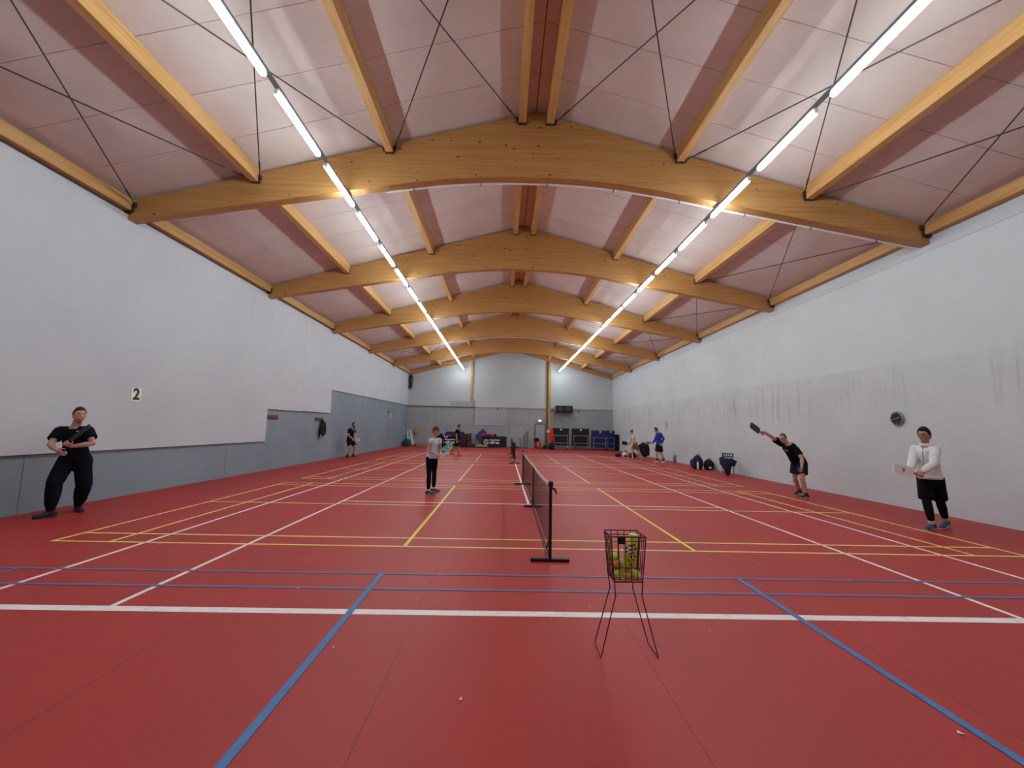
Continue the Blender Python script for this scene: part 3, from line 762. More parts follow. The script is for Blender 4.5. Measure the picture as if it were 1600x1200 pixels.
# stacked crash mats
for k, (x, w, z0, z1, c, lb) in enumerate(((-4.30, 1.3, .0, .93, '#3a1626', 'dark maroon crash mat standing upright by the wall'), (-4.58, 1.85, .93, 1.08, '#4a1f4f', 'plum coloured gym mat on top of the maroon mats'), (-4.65, 1.5, 1.08, 1.24, '#2f2560', 'violet gym mat topmost of the mat pile'))):
    o = bevel(MB().bbox(-w/2, w/2, -.22, .22, z0, z1).build('gym_mat', mat('mat_%d' % k, c, .5)), .03, 3)
    o.location = (x, 31.3, 0); tag(o, lb, 'gym mat')
    MB().bbox(-w/2-.004, w/2+.004, -.225, .225, (z0+z1)/2-.012, (z0+z1)/2+.012).build('seam', mat('mat_seam', '#241224', .6), o)
for k in range(3):
    o = bevel(MB().bbox(-.05, .05, -.24, .24, 0, 1.14-.02*k).build('gym_mat', mat('mat_red%d' % (k % 2), ('#5a1a2a', '#6b2434')[k % 2], .5)), .02, 3)
    o.location = (-3.36-.105*k, 31.28, 0); tag(o, 'thin dark red mat standing on edge beside the pile', 'gym mat', 'red mats on edge')
    MB().tube([(.0, -.245, .5), (.0, -.27, .55), (.0, -.27, .65), (.0, -.245, .7)], .012).build('handle', M_BLACK, o)
# blue mat balanced on its corner against the wall
o = empty('gym_mat', (-2.42, 31.77, 0), 0, 'large blue gym mat leaning on the wall on one corner', 'gym mat')
R45 = Matrix.Rotation(-.16, 3, 'X') @ Matrix.Rotation(math.radians(47), 3, 'Y')
bevel(MB().box(R45 @ Vector((0, 0, 0))+Vector((.12, 0, .775)), (1.25, .10, .93), R45).build('mat_body', mat('mat_blue', '#20246b', .45), o), .02)
MB().box(Vector((.12, 0, .775))+R45 @ Vector((0, -.052, 0)), (1.15, .006, .02), R45).build('seam', M_NAVY, o)
o = MB().loft([(-.45, 0, 0), (0, 0, .04), (.42, 0, .01)], [(.10, .09), (.12, .13), (.08, .07)], 12, (0, 1, 0)).build('cushion', mat('pink_red', '#a92445', .7), None, (-1.95, 30.78, 1.015), smooth=True)
tag(o, 'pink red rolled cushion above the black barrier', 'cushion')
MB().loft([(-.1, -.11, .04), (.1, -.11, .04)], [.02, .02], 8).build('strap', M_BLACK, o)
o = MB().ell((0, 0, 0), (.11, .11, .10), None, 16, 10).build('ball', M_BLK, None, (-1.33, 30.78, 1.02), smooth=True); tag(o, 'dark round ball behind the top edge of the barrier', 'ball')
MB().tube([(0.111*math.cos(a), .111*math.sin(a), 0) for a in [2*PI*k/20 for k in range(21)]], .006, 4).build('seam', M_METAL, o)
o = MB().ell((0, 0, .12), (.5, .24, .14), None, 18, 10, lambda d, p: Vector((p.x, p.y, max(p.z, -.12)))).build('mat_roll', mat('olive_cloth', '#7f8550', .8), None, (-2.40, 30.28, 0), smooth=True); tag(o, 'low olive green bundle on the floor before the barrier', 'bundle')
MB().loft([(.1, -.22, .03), (.1, 0, .265), (.1, .22, .03)], [.012]*3, 6).build('strap', M_METAL, o)
o = bevel(MB().bbox(-.32, .32, -.2, .2, 0, .3).build('crate', mat('slate_crate', '#38404a', .6), None, (-3.22, 30.78, 0)), .02); tag(o, 'slate grey crate at the foot of the blue mat', 'crate')
for k in range(3): MB().bbox(-.26, .26, -.206, -.2, .06+.08*k, .10+.08*k).build('slot', M_BLACK, o)
# left corner: white boards, green bundle, orange pennant, low bench
for k, (x, dx, h, w) in enumerate(((-8.52, .10, 1.05, .10), (-8.50, -.21, 1.25, .12), (-8.02, -.52, 1.28, .16))):
    o = bevel(MB().bar((0, 0, .01+.012*k), (dx, .485+.09*k, h), w, .03, (0, -1, 0)).build('white_board', mat('board_white', '#d5d8d8', .5), None, (x, Y1B-.50-.09*k, (.0, .005, .024)[k])), .004)
    MB().bar((dx*.0, -.02, .02), (dx*.06, .01, .08), w*1.02, .035, (0, -1, 0)).build('end_band', M_GREYP, o)
    tag(o, ('narrow white board leaning upright in the corner', 'white board leaning in the corner above the green bundle', 'widest white board leaning at a slant by the corner')[k], 'board')
o = empty('green_bundle', (-8.45, 30.6, 0), 0, 'dark green cloth bundle on the floor in the corner', 'bundle')
def gfn(d, p): return Vector((p.x*(1+.2*math.sin(6*d.z+d.x*4)), p.y, max(p.z, -.24)))
MB().ell((0, 0, .24), (.34, .26, .36), None, 20, 12, gfn).build('cloth', mat('dark_green', '#1f4a3c', .8), o, smooth=True)
for k in range(4): MB().tube([(-.2+.12*k, -.2, .1), (-.18+.12*k, -.1, .55), (-.15+.12*k, 0, .8-.1*k)], .012).build('stick', M_METAL, o)
o = empty('pennant', (-8.0, Y1B-.06, .82), 0, 'orange pennant hanging on the back wall near the corner', 'pennant')
MB().loft([(0, 0, 0), (.02, -.02, .18), (0, -.02, .45), (0, 0, .74)], [(.04, .02), (.15, .045), (.17, .05), (.03, .02)], 12, (1, 0, 0)).build('cloth', mat('orange_cloth', '#d9753c', .7), o, smooth=True)
MB().tube([(0, 0, .74), (0, .062, .84)], .008).build('cord', M_METAL, o)
o = empty('low_bench', (-7.25, 31.1, 0), 0, 'low dark bench along the foot of the back wall', 'bench')
MB().bbox(-.75, .75, -.14, .14, .13, .17).build('seat', mat('bench_grey', '#6f6a68', .7), o)
for x in (-.6, .6): MB().bbox(x-.03, x+.03, -.12, .12, 0, .13).build('leg', M_BLACK, o)

# ------------------------------------------------------------------ things along the right wall
b = bag('backpack', (7.95, 14.9, 0), (.42, .50, .62), M_NAVY, 'navy backpack with white bottle on the floor by the wall')
MB().lathe([(.035, 0), (.04, .01), (.04, .26), (.02, .30), (.02, .34)], 14, (-.12, -.29, .02)).build('bottle', M_WHITE, b, smooth=True)
MB().ell((-.2, .05, .25), (.1, .16, .2), None, 12, 8).build('side_pocket', mat('plum_cloth', '#3b2440', .85), b, smooth=True)
b = bag('backpack', (8.36, 14.72, 0), (.42, .44, .46), M_BLK, 'slouched black backpack beside the navy one')
MB().ell((-.05, -.24, .1), (.07, .03, .05), None, 10, 6).build('tag_patch', M_WHITE, b, smooth=True)
def folding_chair(loc, rz, label, bcol):
    o = empty('folding_chair', loc, rz, label, 'chair')
    for s in (-1, 1):
        MB().tube([(s*.21, -.20, 0.01), (s*.21, .17, .80)], .013, 8).build('leg', M_GALV, o)
        MB().tube([(s*.19, .24, 0.01), (s*.19, -.16, .46)], .013, 8).build('leg', M_GALV, o)
    bevel(MB().bbox(-.20, .20, -.2, .2, .44, .47).build('seat', M_BLK, o), .01)
    bevel(MB().box((0, .155, .74), (.44, .025, .18), Matrix.Rotation(-.42, 3, 'X')).build('backrest', bcol, o), .008)
    return o
o = folding_chair((8.16, 12.75, 0), -.5, 'folding chair with green backrest under a navy jacket', mat('chair_green', '#24463c', .6))
for k in range(4): MB().box((-.13+.085*k, .132, .745), (.04, .012, .05+.03*(k % 2)), Matrix.Rotation(-.42, 3, 'X')).build('print_mark', M_WHITE, o)
o = empty('jacket', (7.97, 12.50, .05), 0, 'navy jacket draped over the front of a folding chair', 'jacket')
MB().loft([(.02, -.04, .02), (0, -.06, .2), (-.02, -.03, .38), (.03, .03, .48), (.08, .09, .51)], [(.10, .07), (.14, .09), (.25, .13), (.29, .14), (.2, .09)], 16, (1, 0, 0)).build('cloth', M_NAVY, o, smooth=True)
MB().loft([(.22, .05, .53), (.36, .04, .45), (.26, -.04, .34)], [.075, .08, .06], 10).build('sleeve', M_NAVY, o, smooth=True)
MB().loft([(-.12, .06, .54), (-.17, .05, .61), (-.09, .08, .59)], [.06, .05, .05], 10).build('collar', M_NAVY, o, smooth=True)
o = folding_chair((7.72, 21.62, 0), PI, 'folding chair hung with dark jackets behind the woman in white', M_BLK)
o = empty('jacket', (7.72, 21.42, 0), 0, 'black jackets draped on a chair behind the woman in white', 'jacket')
MB().loft([(0, -.09, .16), (0, -.08, .50), (.0, .03, .78), (.02, .04, .88)], [(.20, .07), (.27, .09), (.23, .11), (.12, .07)], 14, (1, 0, 0)).build('cloth', mat('dark_teal_cloth', '#12191f', .85), o, smooth=True)
MB().loft([(-.18, -.08, .82), (-.26, -.1, .78), (-.34, -.1, .62)], [.06, .07, .05], 10).build('sleeve', M_BLK, o, smooth=True)
MB().loft([(.22, -.06, .8), (.27, -.08, .5), (.26, -.08, .2)], [.06, .07, .05], 10).build('sleeve', M_BLK, o, smooth=True)
bag('shoulder_bag', (7.17, 21.75, 0), (.44, .4, .34), mat('maroon_cloth', '#43181d', .8), 'dark maroon bag on the floor behind the woman in white')
bag('shoulder_bag', (6.75, 21.95, 0), (.34, .3, .34), mat('white_cloth', '#cfcac8', .8), 'small white bag on the floor beside the maroon one')
bag('shoulder_bag', (6.50, 22.5, 0), (.4, .3, .2), M_BLK, 'flat black bag on the floor beside the white bag')
o = bevel(MB().box((0, 0, .19), (.04, .22, .36), Matrix.Rotation(.22, 3, 'Y')).build('grey_board', M_GREYP, None, (8.565, 19.0, .005)), .02)
MB().box((.0, 0, .03), (.05, .06, .06)).build('stub', M_BLACK, o)
tag(o, 'small grey board leaning on the wall behind the blue shirted player', 'board')
for k, (x, y) in enumerate(((8.35, 27.3), (8.3, 25.6))):
    o = MB().ell((0, 0, .09), (.07, .12, .10), None, 12, 8, lambda d, p: Vector((p.x, p.y, max(p.z, -.085)))).build('shoe', M_BLK, None, (x, y, 0), smooth=True)
    MB().bbox(-.06, .06, -.12, .12, 0, .02).build('sole', M_WHITE, o)
    tag(o, 'dark shoe on the floor along the pale wall', 'shoe', 'shoes by the pale wall')
# scraps on the floor
SCR = mat('paper_scrap', '#e8dcd6', .7); sc0 = None
for x, y in ((2.02, 1.75), (3.25, 1.02), (3.3, 1.55), (-3.0, 1.45), (-5.2, 2.0), (-1.9, -.55), (-.9, -1.15), (2.55, 1.55), (.15, .2), (1.9, -1.4), (-2.7, .55), (1.05, -.25)):
    if sc0 is None: o = sc0 = MB().add([(0, 0, .004), (.03, .006, .012), (.022, .02, .003), (-.004, .014, .010), (.012, .010, 0)], [(0, 1, 2, 3), (0, 4, 1), (1, 4, 2), (2, 4, 3), (3, 4, 0)]).build('paper_scrap', SCR)
    else: o = sc0.copy(); COL.objects.link(o)
    o.location = (x, y, 0); o.rotation_euler = (0, 0, random.uniform(0, 6)); k = random.uniform(.5, 1.0); o.scale = (k, k, k)
    tag(o, 'tiny white scrap lying on the red floor', 'scrap', 'scraps on the floor')

# ------------------------------------------------------------------ people
def voxel_obj(name, mb, vox, it, m, parent, wrinkle=0.0, wsize=.12):
    me = bpy.data.meshes.new(name+'_tmp'); me.from_pydata(mb.v, [], mb.f); me.validate(); fix_normals(me)
    t = bpy.data.objects.new(name+'_tmp', me); COL.objects.link(t)
    r = t.modifiers.new('r', 'REMESH'); r.mode = 'VOXEL'; r.voxel_size = vox; r.use_smooth_shade = True
    if it:
        sm = t.modifiers.new('s', 'SMOOTH'); sm.factor = .5; sm.iterations = it
    if wrinkle:
        tx = bpy.data.textures.new(name+'_tx', 'CLOUDS'); tx.noise_scale = wsize; tx.noise_depth = 2
        d = t.modifiers.new('d', 'DISPLACE'); d.texture = tx; d.strength = wrinkle; d.mid_level = .45; d.texture_coords = 'LOCAL'
    dg = bpy.context.evaluated_depsgraph_get(); dg.update()
    res = bpy.data.meshes.new_from_object(t.evaluated_get(dg)); res.name = name
    bpy.data.objects.remove(t); bpy.data.meshes.remove(me)
    res.polygons.foreach_set('use_smooth', [True]*len(res.polygons))
    res.materials.clear(); res.materials.append(m)
    o = bpy.data.objects.new(name, res); COL.objects.link(o)
    if parent: o.parent = parent
    return o
def ik(a, c, hint, l1, l2, stretch=1.08):
    d = c-a; D = d.length; mx = (l1+l2)
    if D > mx*.995:
        k = min(D/mx*1.004, stretch); l1 *= k; l2 *= k
        if D > (l1+l2)*.998: c = a+d*((l1+l2)*.998/D); d = c-a; D = d.length
    d.normalize()
    x = (l1*l1-l2*l2+D*D)/(2*D); h = math.sqrt(max(0, l1*l1-x*x))
    p = hint-a; p = p-d*p.dot(d)
    if p.length < 1e-4: p = Vector((0, 0, -1))
    return a+d*x+p.normalized()*h, c
def head_fn(s, fem):
    def fn(d, p):
        x, y, z = d
        q = Vector(p)
        if z < 0:
            q.x *= 1-.30*min(1, -z*1.1)**1.5            # jaw narrows
            if y < 0: q.y *= 1+.35*z                     # nape pulled in
            else: q.y *= 1+.06*z
        g = lambda cx, cz, w, hgt: hgt*math.exp(-((x-cx)**2+(z-cz)**2)/(w*w)) if y > 0 else 0
        q.y += s*(g(0, -.16, .10, .024)+g(0, -.02, .07, .012)+g(0, -.74, .22, .014)+g(0, .26, .35, .004)+g(0, -.46, .14, .006))
        q.y -= s*(g(.34, .06, .13, .009)+g(-.34, .06, .13, .009))
        q.y += s*(g(.3, .22, .14, .004)+g(-.3, .22, .14, .004))
        return q
    return fn
HEADR = (.074, .096, .122)
def loft_limb(mb, a, b, c, r):     # r: start, mid1, joint, bulge, end
    a, b, c = Vector(a), Vector(b), Vector(c)
    mb.loft([a, a.lerp(b, .5), b, b.lerp(c, .3), b.lerp(c, .7), c], [r[0], r[1], r[2], r[3], (r[3]+r[4])/2*.96, r[4]], 12)
def hand(mb, W, d, n, t, s, curl):
    pc = W+d*.05*s
    mb.loft([W-d*.02*s, W+d*.02*s, W+d*.06*s, W+d*.092*s], [(.022*s, .018*s), (.034*s, .017*s), (.041*s, .016*s), (.038*s, .013*s)], 10, t)
    for off, ln in ((.031, .072), (.011, .082), (-.010, .077), (-.030, .060)):
        p = W+d*.088*s+t*off*s; ang = 0; pts = [p-d*.015*s, p]
        for k, q in enumerate((.45, .31, .24)):
            ang += curl*(.75 if k == 0 else 1.0)
            dd = d*math.cos(ang)+n*math.sin(ang); p = p+dd*ln*q*s; pts.append(p)
        mb.loft(pts, [.0095*s, .0095*s, .009*s, .0085*s, .007*s], 8, t)
    p = W+d*.025*s+t*.028*s; pts = [p]
    for dd, l in ((t*.65+d*.6+n*.25, .045), (t*.15+d*.75+n*.5, .032), (d*.7+n*.75-t*.2, .026)):
        p = p+dd.normalized()*l*s; pts.append(p)
    mb.loft(pts, [.013*s, .012*s, .010*s, .008*s], 8)
def make_paddle(G, p, nrm, blade_m, edge_m, grip_m, label, deco=None):
    p = p.normalized(); nrm = (nrm-p*nrm.dot(p)).normalized(); x = nrm.cross(p)
    R = Matrix((x, nrm, p)).transposed()
    o = empty('paddle', G+p*.032, 0, label, 'paddle', R=R)
    pol = []
    for cx, cz, a0 in ((.055, .115, -90), (.055, .325, 0), (-.055, .325, 90), (-.055, .115, 180)):
        r = .045
        for k in range(6):
            a = math.radians(a0+18*k); pol.append((cx+r*math.cos(a), cz+r*math.sin(a)))
    MB().prism(pol, -.006, .006, 'y').build('blade', blade_m, o)
    cx0 = sum(q[0] for q in pol)/len(pol); cz0 = sum(q[1] for q in pol)/len(pol)
    rp = [Vector((q[0], 0, q[1])) for q in pol]; rp.append(rp[0])
    MB().tube(rp, .008, 6).build('edge_guard', edge_m, o)
    MB().loft([(0, 0, -.065), (0, 0, .03), (0, 0, .075)], [.0165, .0155, (.03, .008)], 10, (1, 0, 0)).build('grip', grip_m, o, smooth=True)
    MB().lathe([(.019, -.075), (.021, -.07), (.021, -.06), (.017, -.055)], 12).build('butt_cap', M_BLACK, o)
    if deco:
        for (dx, dz, w, h, a) in deco[1]:
            for sy in (-1, 1):
                MB().box((dx, sy*.0066, dz), (w, .0012, h), Matrix.Rotation(a, 3, 'Y')).build('print_mark', deco[0], o)
    return o
def person(label, H, J, face, facing, skin, hair, toes, fem=False, heavy=0.0, female_hair=None, top=None, bottom=None, shoes=None,
           hands=None, build=1.0, beard=None, glasses=None, vox=.0062, socks=None, face_up=None, hair_thick=.017):
    s = H/1.75
    J = {k: Vector(v) for k, v in J.items()}
    base = Vector(((J['aa'].x+J['ab'].x)/2, (J['aa'].y+J['ab'].y)/2, 0))
    J = {k: v-base for k, v in J.items()}
    facing = Vector(facing).normalized()
    hc = (J['ha']+J['hb'])/2; nk = J['neck']; sp = (nk-hc).normalized()
    hx = (J['hb']-J['ha']).normalized(); sx = (J['sb']-J['sa']).normalized()
    right_dir = facing.cross(Vector((0, 0, 1)))
    ka, aa = ik(J['ha'], J['aa'], J['ka'], .435*s, .415*s); kb, ab = ik(J['hb'], J['ab'], J['kb'], .435*s, .415*s)
    ea, wa = ik(J['sa'], J['wa'], J['ea'], .285*s, .255*s); eb, wb_ = ik(J['sb'], J['wb'], J['eb'], .285*s, .255*s)
    lf = build*(.90 if fem else 1.0)
    body = MB()
    TL = (nk-hc).length
    wid = [(-.10, .095, .085), (-.02, .160, .112), (.10, .152, .112), (.24, .132, .100), (.38, .150, .112), (.47, .158, .108), (.52, .115, .078), (.555, .062, .062)]
    if fem: wid = [(-.10, .09, .085), (-.02, .168, .118), (.10, .148, .105), (.24, .116, .086), (.38, .135, .108), (.47, .138, .092), (.52, .10, .068), (.555, .05, .052)]
    def torso(mb, lo, hi, grow, hem=0.0, belly=0.0, cap='round'):
        pts, rad, ref = [], [], []
        for t, a, b in wid:
            if t < lo or t > hi: continue
            k = min(1, max(0, t/.5)); ax = hx.lerp(sx, k).normalized()
            bl = belly*math.exp(-((t-.18)/.13)**2)
            hm = hem*max(0, 1-(t-lo)/.16)
            pts.append(hc+sp*(t*TL/.555)+facing*bl*.6)
            rad.append(((a*build+grow+hm)*s, (b*build+grow+hm+bl)*s)); ref.append(ax)
        mb.loft(pts, rad, 20, ref, cap)
    torso(body, -.2, .6, 0, 0, heavy*.5)
    for S, E, W in ((J['sa'], ea, wa), (J['sb'], eb, wb_)):
        body.loft([hc+sp*(TL*.86), S], [.06*s*lf, .056*s*lf], 12)
        loft_limb(body, S, E, W, [q*s*lf for q in (.056, .049, .040, .043, .026)])
    for Hh, K, A in ((J['ha'], ka, aa), (J['hb'], kb, ab)):
        loft_limb(body, Hh, K, A, [q*s*(build if not fem else .96) for q in (.090, .078, .054, .058, .037)])
    # head
    hd = J['head']; fd = Vector(face).normalized(); up = Vector(face_up) if face_up else Vector((0, 0, 1))
    rx = fd.cross(up).normalized(); up = rx.cross(fd)
    RH = Matrix((rx, fd, up)).transposed()
    hr = tuple(q*s*(.96 if fem else 1) for q in HEADR)
    body.loft([nk-sp*.03*s, nk+(hd-nk)*.35, hd-up*.05*s-fd*.012*s], [(.058 if not fem else .048)*s*build]*3, 12)
    body.ell(hd, hr, RH, 36, 28, head_fn(s, fem))
    for e in (-1, 1): body.ell(hd+RH @ Vector((e*.076*s, -.006*s, -.012*s)), (.011*s, .018*s, .030*s), RH, 10, 8)
    frames = {}
    hands = hands or {}
    for key, E, W, Ssd in (('a', ea, wa, J['sa']), ('b', eb, wb_, J['sb'])):
        other = J['sb'] if key == 'a' else J['sa']
        is_right = (Ssd-other).dot(right_dir) > 0
        f = (W-E).normalized(); hs = hands.get(key, {})
        if 'grip' in hs:
            w = Vector(hs['grip']).normalized(); d = f-w*f.dot(w)
            d = d.normalized() if d.length > .2 else (Vector((0, 0, -1))-w*w.dot(Vector((0, 0, -1)))).normalized()
            d = (d*1.0+w*.25).normalized(); t = (w-d*w.dot(d)).normalized()
            n = t.cross(d) if is_right else d.cross(t)
            hand(body, W, d, n, t, s, 1.25)
            frames[key] = (W+base+d*.075*s+n*.030*s, w, n)
        else:
            n = Vector(hs.get('palm', -right_dir if is_right else right_dir)); n = (n-f*n.dot(f)).normalized()
            t = f.cross(n) if is_right else n.cross(f)
            hand(body, W, f, n, t, s, hs.get('curl', .35))
    # feet inside the shoes
    feet = []
    for A, td in ((aa, toes[0]), (ab, toes[1])):
        td = Vector(td); lift = A.z-.085*s
        dz = -max(0.0, lift)*.9/.16 if lift > .02 else 0
        dirn = Vector((td.x, td.y, 0)).normalized()
        heel = Vector((A.x, A.y, A.z-.055*s))-dirn*.05*s
        toe = Vector((A.x, A.y, max(.022*s, A.z-.068*s-max(0, lift)*.95)))+dirn*.165*s
        body.loft([heel, A+Vector((0, 0, -.02*s)), (heel+toe)/2+Vector((0, 0, .01)), toe], [.030*s, .034*s, (.036*s, .024*s), (.030*s, .016*s)], 10, dirn.cross(Vector((0, 0, 1))))
        feet.append((A, heel, toe, dirn))
    bo = voxel_obj('person', body, vox, 3, mat('skin_'+skin.strip('#'), skin, .55, 0, .06, 14), None)
    bo.location = base; tag(bo, label, 'person')
    # face
    def fpt(x, y, z): return hd+RH @ Vector((x*s, y*s, z*s))
    for e in (-1, 1):
        ey = MB().ell(fpt(e*.031, .080, .010), (.0125*s, .008*s, .0075*s), RH, 12, 8).build('eye', M_WHITE, bo, smooth=True)
        MB().ell(fpt(e*.031, .0855, .010), (.006*s, .004*s, .006*s), RH, 10, 6).build('iris', mat('iris', '#2b1d14', .3), ey, smooth=True)
        MB().loft([fpt(e*.014, .093, .030), fpt(e*.033, .090, .036), fpt(e*.05, .077, .030)], [.0045*s, .005*s, .003*s], 6).build('eyebrow', mat('hair_'+hair.strip('#'), hair, .7), bo, smooth=True)
    MB().loft([fpt(-.024, .083, -.062), fpt(0, .094, -.060), fpt(.024, .083, -.062)], [(.004*s, .006*s), (.006*s, .008*s), (.004*s, .006*s)], 8, up).build('mouth', mat('lips_'+skin.strip('#'), '#9a5a50', .5), bo, smooth=True)
    # hair: a shell that dives under the skin outside the hairline
    HM = mat('hair_'+hair.strip('#'), hair, .65, 0, .25, 60)
    thick = hair_thick
    def hfn(d, p):
        x, y, z = d
        line = (.66 if not fem else .55) if y > .5 else ((.66 if not fem else .55)-(.5-y)*1.45 if y > -.1 else -.21-(-.1-y)*.5)
        if heavy: line += .12*max(0, y)
        k = max(-1, min(1, (z-line)/.10))
        wob = 1+.010*math.sin(23*x+11*z)+.010*math.sin(31*y-9*x)
        base_f = head_fn(s, fem)(d, p)
        return base_f*(1.0+ (thick/.1)*(k if k < 0 else k*(.75+.35*max(0, z))))*wob
    ho = MB().ell(hd, hr, RH, 56, 40, hfn)
    hobj = ho.build('hair', HM, bo, smooth=True)
    if female_hair == 'pony':
        MB().loft([fpt(0, -.085, .03), fpt(0, -.125, .0), fpt(0, -.13, -.08), fpt(.01, -.11, -.17)], [.022*s, .032*s, .03*s, .010*s], 12).build('ponytail', HM, bo, smooth=True)
    if female_hair == 'bun':
        MB().ell(fpt(0, -.075, .105), (.040*s,)*3, RH, 14, 10).build('bun', HM, bo, smooth=True)
    if female_hair in ('pony',):
        for e in (-1, 1): MB().loft([fpt(e*.045, .082, .075), fpt(e*.068, .06, .03), fpt(e*.076, .03, -.03)], [.016*s, .014*s, .006*s], 8).build('hair_strand', HM, bo, smooth=True)
        MB().loft([fpt(-.055, .082, .06), fpt(0, .098, .062), fpt(.055, .082, .06)], [.014*s, .017*s, .014*s], 8).build('fringe', HM, bo, smooth=True)
    if beard:
        def bfn(d, p):
            x, y, z = d
            k = min(max(-1, min(1, (-.40-z)/.10)), max(-1, min(1, (y-.0)/.15)))
            if abs(x) > .55: k = max(k, min(max(-1, min(1, (-.05-z)/.1)), max(-1, min(1, (y-.1)/.15)), max(-1, min(1, (.75-y)/.2))))
            return head_fn(s, fem)(d, p)*(1+.075*k*beard[1])
        MB().ell(hd, hr, RH, 44, 32, bfn).build('beard', mat('beard_'+beard[0].strip('#'), beard[0], .8), bo, smooth=True)
    if glasses:
        gm = mat('glasses_'+glasses.strip('#'), glasses, .3)
        go = MB().tube([fpt(-.008, .100, .014), fpt(.008, .100, .014)], .0022*s, 5).build('eyeglasses', gm, bo)
        for e in (-1, 1):
            MB().tube([fpt(e*.033+.024*math.cos(a), .098-.012*abs(math.cos(a) if e*math.cos(a) > 0 else 0), .009+.017*math.sin(a)) for a in [2*PI*k/14 for k in range(15)]], .0024*s, 5).build('lens_rim', gm, go)
            MB().tube([fpt(e*.056, .088, .014), fpt(e*.078, .01, .012), fpt(e*.076, -.02, .0)], .0022*s, 5).build('temple', gm, go)
    # ---- clothes
    if top:
        kind, col, sl = top['kind'], top['col'], top.get('sleeve', 'short')
        mb = MB(); g = top.get('grow', .014)
        torso(mb, top.get('lo', -.02), .53, g, top.get('hem', .008), heavy, 'flat')
        for S, E, W in ((J['sa'], ea, wa), (J['sb'], eb, wb_)):
            if sl == 'none':
                mb.loft([hc+sp*(TL*.86), S*.86+(hc+sp*TL*.86)*.14], [.072*s*lf, .064*s*lf], 12); continue
            mb.loft([hc+sp*(TL*.86), S], [.074*s*lf, .072*s*lf], 12)
            if sl == 'short': mb.loft([S, S.lerp(E, .35), S.lerp(E, top.get('len', .62))], [(.071+g*.3)*s*lf, (.070+g*.4)*s*lf, (.072+g*.5)*s*lf], 14, None, 'flat')
            elif sl == 'cap': mb.loft([S, S.lerp(E, .28)], [.066*s*lf, .066*s*lf], 14, None, 'flat')
            else:
                mb.loft([S, S.lerp(E, .5), E, E.lerp(W, .5), E.lerp(W, .88), E.lerp(W, .97)], [(.066+g*.4)*s*lf, (.060+g*.5)*s*lf, (.053+g*.5)*s*lf, (.050+g*.5)*s*lf, (.044+g*.4)*s*lf, (.036)*s*lf], 14)
        tm = mat('cloth_'+col.strip('#'), col, .9, 0, .08, 9, spec=.15)
        to = voxel_obj(kind, mb, vox*1.15, 4, tm, bo, top.get('wrinkle', .012), .10)
        cf = hc+sp*(TL*.72)+facing*(.118*build+g+heavy*.35)*s      # chest front
        if top.get('print'):
            for (dx, dz, w, h) in top['print'][1]:
                MB().box(cf+sx*dx*s+sp*dz*s, (w*s, .012, h*s), Matrix((sx, facing, sp)).transposed()).build('chest_print', mat('print_'+top['print'][0].strip('#'), top['print'][0], .7), to)
        if kind == 'hoodie':
            mb = MB().loft([nk+facing*.085*s+sp*.00*s, nk+sx*.085*s+sp*.02*s, nk-facing*.09*s+sp*.0*s, nk-sx*.085*s+sp*.02*s, nk+facing*.085*s+sp*.00*s], [.030*s]*5, 10)
            mb.ell(nk-facing*.10*s-sp*.045*s, (.11*s, .055*s, .085*s), Matrix((sx, facing, sp)).transposed(), 16, 10)
            voxel_obj('hood', mb, vox*1.2, 4, tm, to, .010, .08)
            MB().tube([nk+facing*.10*s-sp*.02*s, cf+facing*.008*s, hc+sp*.10*s+facing*(.118*build+g+.014)*s], .005*s, 5).build('zip', M_GREYP, to)
            rb = MB().loft([hc-sp*.03*s, hc+sp*.03*s], [((.163*build+g+.006)*s, (.116*build+g+.006)*s)]*2, 20, [hx, hx], 'flat')
            rb.build('waistband', tm, to, smooth=True)
    if bottom:
        kind, col, end = bottom['kind'], bottom['col'], bottom['end']
        g = bottom.get('grow', .012); flare = bottom.get('flare', .0)
        mb = MB(); torso(mb, -.15, bottom.get('hi', .11), g*.8)
        for Hh, K, A in ((J['ha'], ka, aa), (J['hb'], kb, ab)):
            rr = [q*s*(build if not fem else .96)+g*s for q in (.094, .080, .056, .060, .040)]
            if end <= 1: mb.loft([Hh, Hh.lerp(K, end*.5), Hh.lerp(K, end)], [rr[0], rr[1]*1.03+flare*.6*s, rr[1]*.96+flare*s], 16, None, 'flat')
            else:
                e2 = end-1
                mb.loft([Hh, Hh.lerp(K, .5), K, K.lerp(A, .3), K.lerp(A, .7*e2/.9 if e2 < .9 else .7), K.lerp(A, e2)], [rr[0], rr[1]+flare*.5*s, rr[2]+flare*s, rr[3]+flare*.8*s, (rr[3]+rr[4])/2+flare*.45*s, rr[4]-.004*s], 14)
        voxel_obj(kind, mb, vox*1.15, 4, mat('cloth_'+col.strip('#'), col, .9, 0, .08, 9, spec=.15), bo, bottom.get('wrinkle', .010), .12)
        if bottom.get('legging'):
            mb = MB()
            for K, A in ((ka, aa), (kb, ab)): 
                Hh = J['ha'] if K is ka else J['hb']
                mb.loft([Hh.lerp(K, .6), K, K.lerp(A, .3), K.lerp(A, .7), K.lerp(A, .86)], [q*s for q in (.080, .064, .066, .054, .046)], 14)
            voxel_obj('leggings', mb, vox*1.15, 3, mat('cloth_'+bottom['legging'].strip('#'), bottom['legging'], .9, spec=.15), bo)
    if socks:
        for K, A in ((ka, aa), (kb, ab)):
            MB().loft([A-Vector((0, 0, .02*s)), A.lerp(K, .12), A.lerp(K, socks[1])], [.044*s, .043*s, (.045+.05*socks[1])*s], 14, None, 'flat').build('sock', mat('sock_'+socks[0].strip('#'), socks[0], .85), bo, smooth=True)
